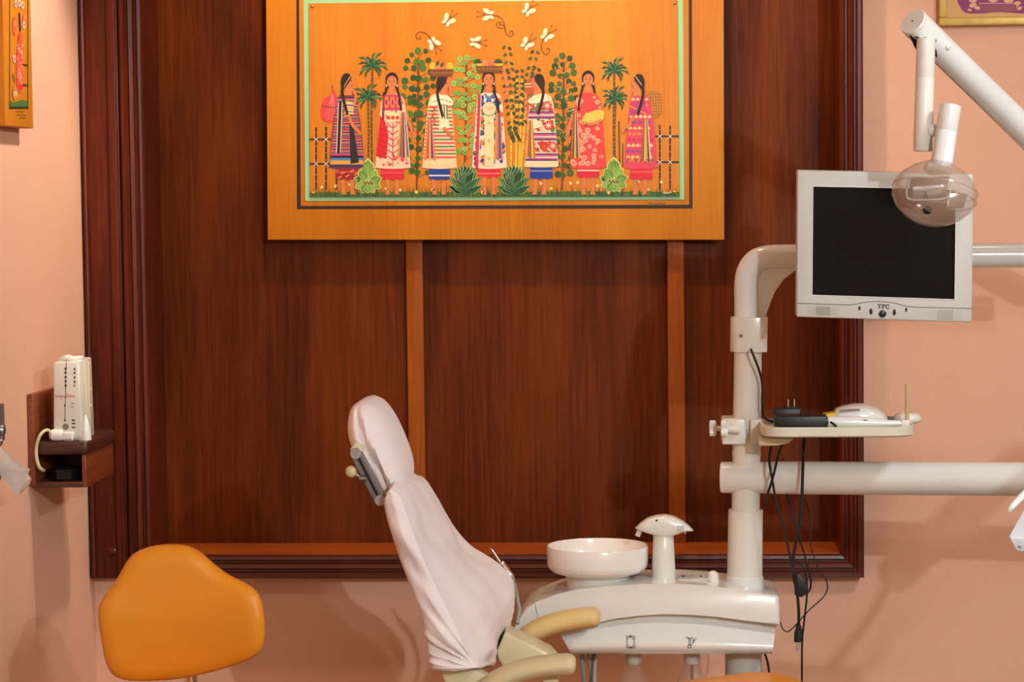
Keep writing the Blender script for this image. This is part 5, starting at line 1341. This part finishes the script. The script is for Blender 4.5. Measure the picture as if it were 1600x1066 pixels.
# ================================================================== CORDS
YCo = 5.195
cb_ = thing('cable_bundle', P(1248, 1003, YCo), 'tangle of black cords with a mains plug hanging over the white boom', 'cables')
def cord(pts, r, label, parent=None):
    bm = B(); tube(bm, spline([P(*(p[:2]), p[2] if len(p) > 2 else YCo) for p in pts], 7), r, 8)
    return obj('cord', bm, RUBBER, parent or cb_, smooth=60, label=label)
cord([(1222, 668, 5.28), (1208, 690, 5.28), (1202, 716, 5.23), (1204, 735), (1207, 752), (1213, 785), (1224, 820), (1234, 868), (1243, 900)], 0.0028, 'black cord crossing over the boom nearest the column')
cord([(1228, 668, 5.28), (1222, 695, 5.28), (1215, 716, 5.23), (1208, 745), (1200, 771, 5.22), (1196, 790, 5.28)], 0.0028, 'short black cord crossing behind another on the boom and ending below it')
cord([(1258, 668, 5.28), (1256, 700, 5.26), (1255, 718, 5.22), (1254, 745), (1253, 775), (1250, 815), (1243, 850), (1239, 885), (1243, 915), (1250, 927)], 0.0034, 'thick black cord hanging straight over the boom away from the column')
cord([(1224, 716, 5.29), (1228, 765, 5.27), (1233, 785, 5.23), (1243, 815), (1252, 850), (1262, 885), (1267, 908), (1264, 924), (1252, 928), (1245, 915)], 0.0024, 'black cord ending in a narrow loop below the recess sill')
cord([(1258, 780, 5.27), (1264, 800, 5.24), (1267, 830), (1267, 855), (1280, 890), (1292, 910), (1289, 930), (1264, 954), (1245, 975), (1232, 987), (1223, 983), (1219, 972)], 0.0014, 'thin black cord swinging in a wide curve to the cabinet edge')
cord([(1250, 880), (1258, 893), (1261, 915), (1260, 940), (1256, 975), (1253.5, 1000), (1253, 1035), (1253, 1090)], 0.0022, 'black cord hanging straight down past the plug out of view')
cord([(1193, 1018, 5.22), (1198, 1030, 5.22), (1201, 1046, 5.22), (1203, 1075, 5.22)], 0.0026, 'short black cord below the cabinet beside the support pillar', un)
cord([(1173, 545, 5.22), (1179, 560, 5.215), (1187, 582, 5.225), (1191, 602, 5.235), (1191, 630, 5.235), (1194, 652, 5.24), (1208, 660, 5.24)], 0.0026, 'black cable pair emerging from the collar down the column', un)
bm = B(); tube(bm, spline([P(1243, 898, YCo - 0.008), P(1246, 930, YCo - 0.008), P(1248, 955, YCo - 0.008), P(1248, 978, YCo - 0.008)], 6), 0.0034, 10); obj('cord', bm, RUBBER, cb_)
sp_ = S(YCo)
bm = B(); r_ = []
for py, w in ((977, 3.5), (984, 5.0), (988, 6.8), (1003, 7.2)):
    c = P(1248, py, YCo - 0.008); r_.append([c + Vector((sx*w*sp_, sy*0.008, 0)) for sx, sy in ((-1, -0.7), (-0.7, -1), (0.7, -1), (1, -0.7), (1, 0.7), (0.7, 1), (-0.7, 1), (-1, 0.7))])
loft(bm, r_); pb = obj('plug', bm, BLACK, cb_, smooth=40)
for dx in (-3, 0.5):
    a = P(1248 + dx, 1003, YCo - 0.008); bm = B(); box(bm, (a.x - 0.0012, a.y - 0.003, a.z - (0.021 if dx < 0 else 0.017)), (a.x + 0.0012, a.y + 0.003, a.z)); obj('prong', bm, STEEL, pb, smooth=0)
bm = B(); prism(bm, [(1241, 898), (1249, 896), (1262, 914), (1263, 928), (1252, 934), (1242, 930)], YCo - 0.002, YCo + 0.018, bev=0.003)
obj('connector', bm, BLACK, cb_)

# ================================================================== DELIVERY UNIT AT THE RIGHT EDGE
YD = 4.0
de = thing('delivery_unit', P(1640, 862, YD + 0.1), 'pale grey delivery unit corner with handle at the right edge', 'delivery unit')
bm = B()
fa_ = [P(1575, 838, YD), P(1760, 852, YD), P(1760, 880, YD), P(1588, 862, YD)]
tp_ = [Vector((p.x, YD + 0.0, p.z)) for p in fa_]
a = [P(1575, 838, YD), P(1588, 862, YD), P(1760, 874, YD), P(1760, 850, YD)]
zb_ = P(1605, 776, YD + 0.12).z
b = [P(1610, 776, YD + 0.20), P(1618, 800, YD + 0.20), P(1780, 810, YD + 0.20), P(1780, 788, YD + 0.20)]
hexa(bm, a, b, bev=0.004); obj('housing', bm, mat('pale_grey_enamel', (206, 214, 216), 0.3, var=0.02, coat=0.3), de, smooth=40)
bm = B(); tube(bm, spline([P(1577, 799, YD + 0.16), P(1582, 792, YD + 0.16), P(1592, 781, YD + 0.17), P(1606, 768, YD + 0.18), P(1622, 760, YD + 0.19)], 6), [5.2*S(YD), 6.4*S(YD)], 16); obj('handle', bm, WHITE2, de, smooth=60)
d = Draw(lambda x, y, off: P(x, y, YD - 0.0005 - off + 0.0)); d.line([(1590, 856), (1592, 853), (1594, 857), (1596, 854)], 1.2, (90, 76, 66), 1); d.build('print_mark', de)
# added arm, unseen at the right, guessed from the slanting wall shadow it throws
bm = B(); pts_ = [Vector((0.84, 4.45, 1.135)), Vector((0.98, 4.225, 1.30)), Vector((1.12, 4.0, 1.46))]
tube(bm, pts_, 0.034, 24); ball(bm, pts_[-1], 0.034, 20); obj('spring_arm', bm, WHITE2, de, smooth=60)
bm = B(); tube(bm, [Vector((0.76, 4.19, 1.04)), Vector((0.80, 4.36, 1.07)), Vector((0.84, 4.45, 1.135))], 0.009, 12); obj('added_arm_post', bm, WHITE2, de, smooth=60)
bm = B(); tube(bm, spline([pts_[-1], Vector((1.2, 4.4, 1.35)), Vector((b1.x + 0.02, b1.y - 0.25, b1.z + 0.2)), b1 + Vector((0, 0, 0.075))], 6), 0.02, 16); obj('added_link_arm', bm, WHITE2, de, smooth=60)  # added link, out of view, joining that arm to the boom joint
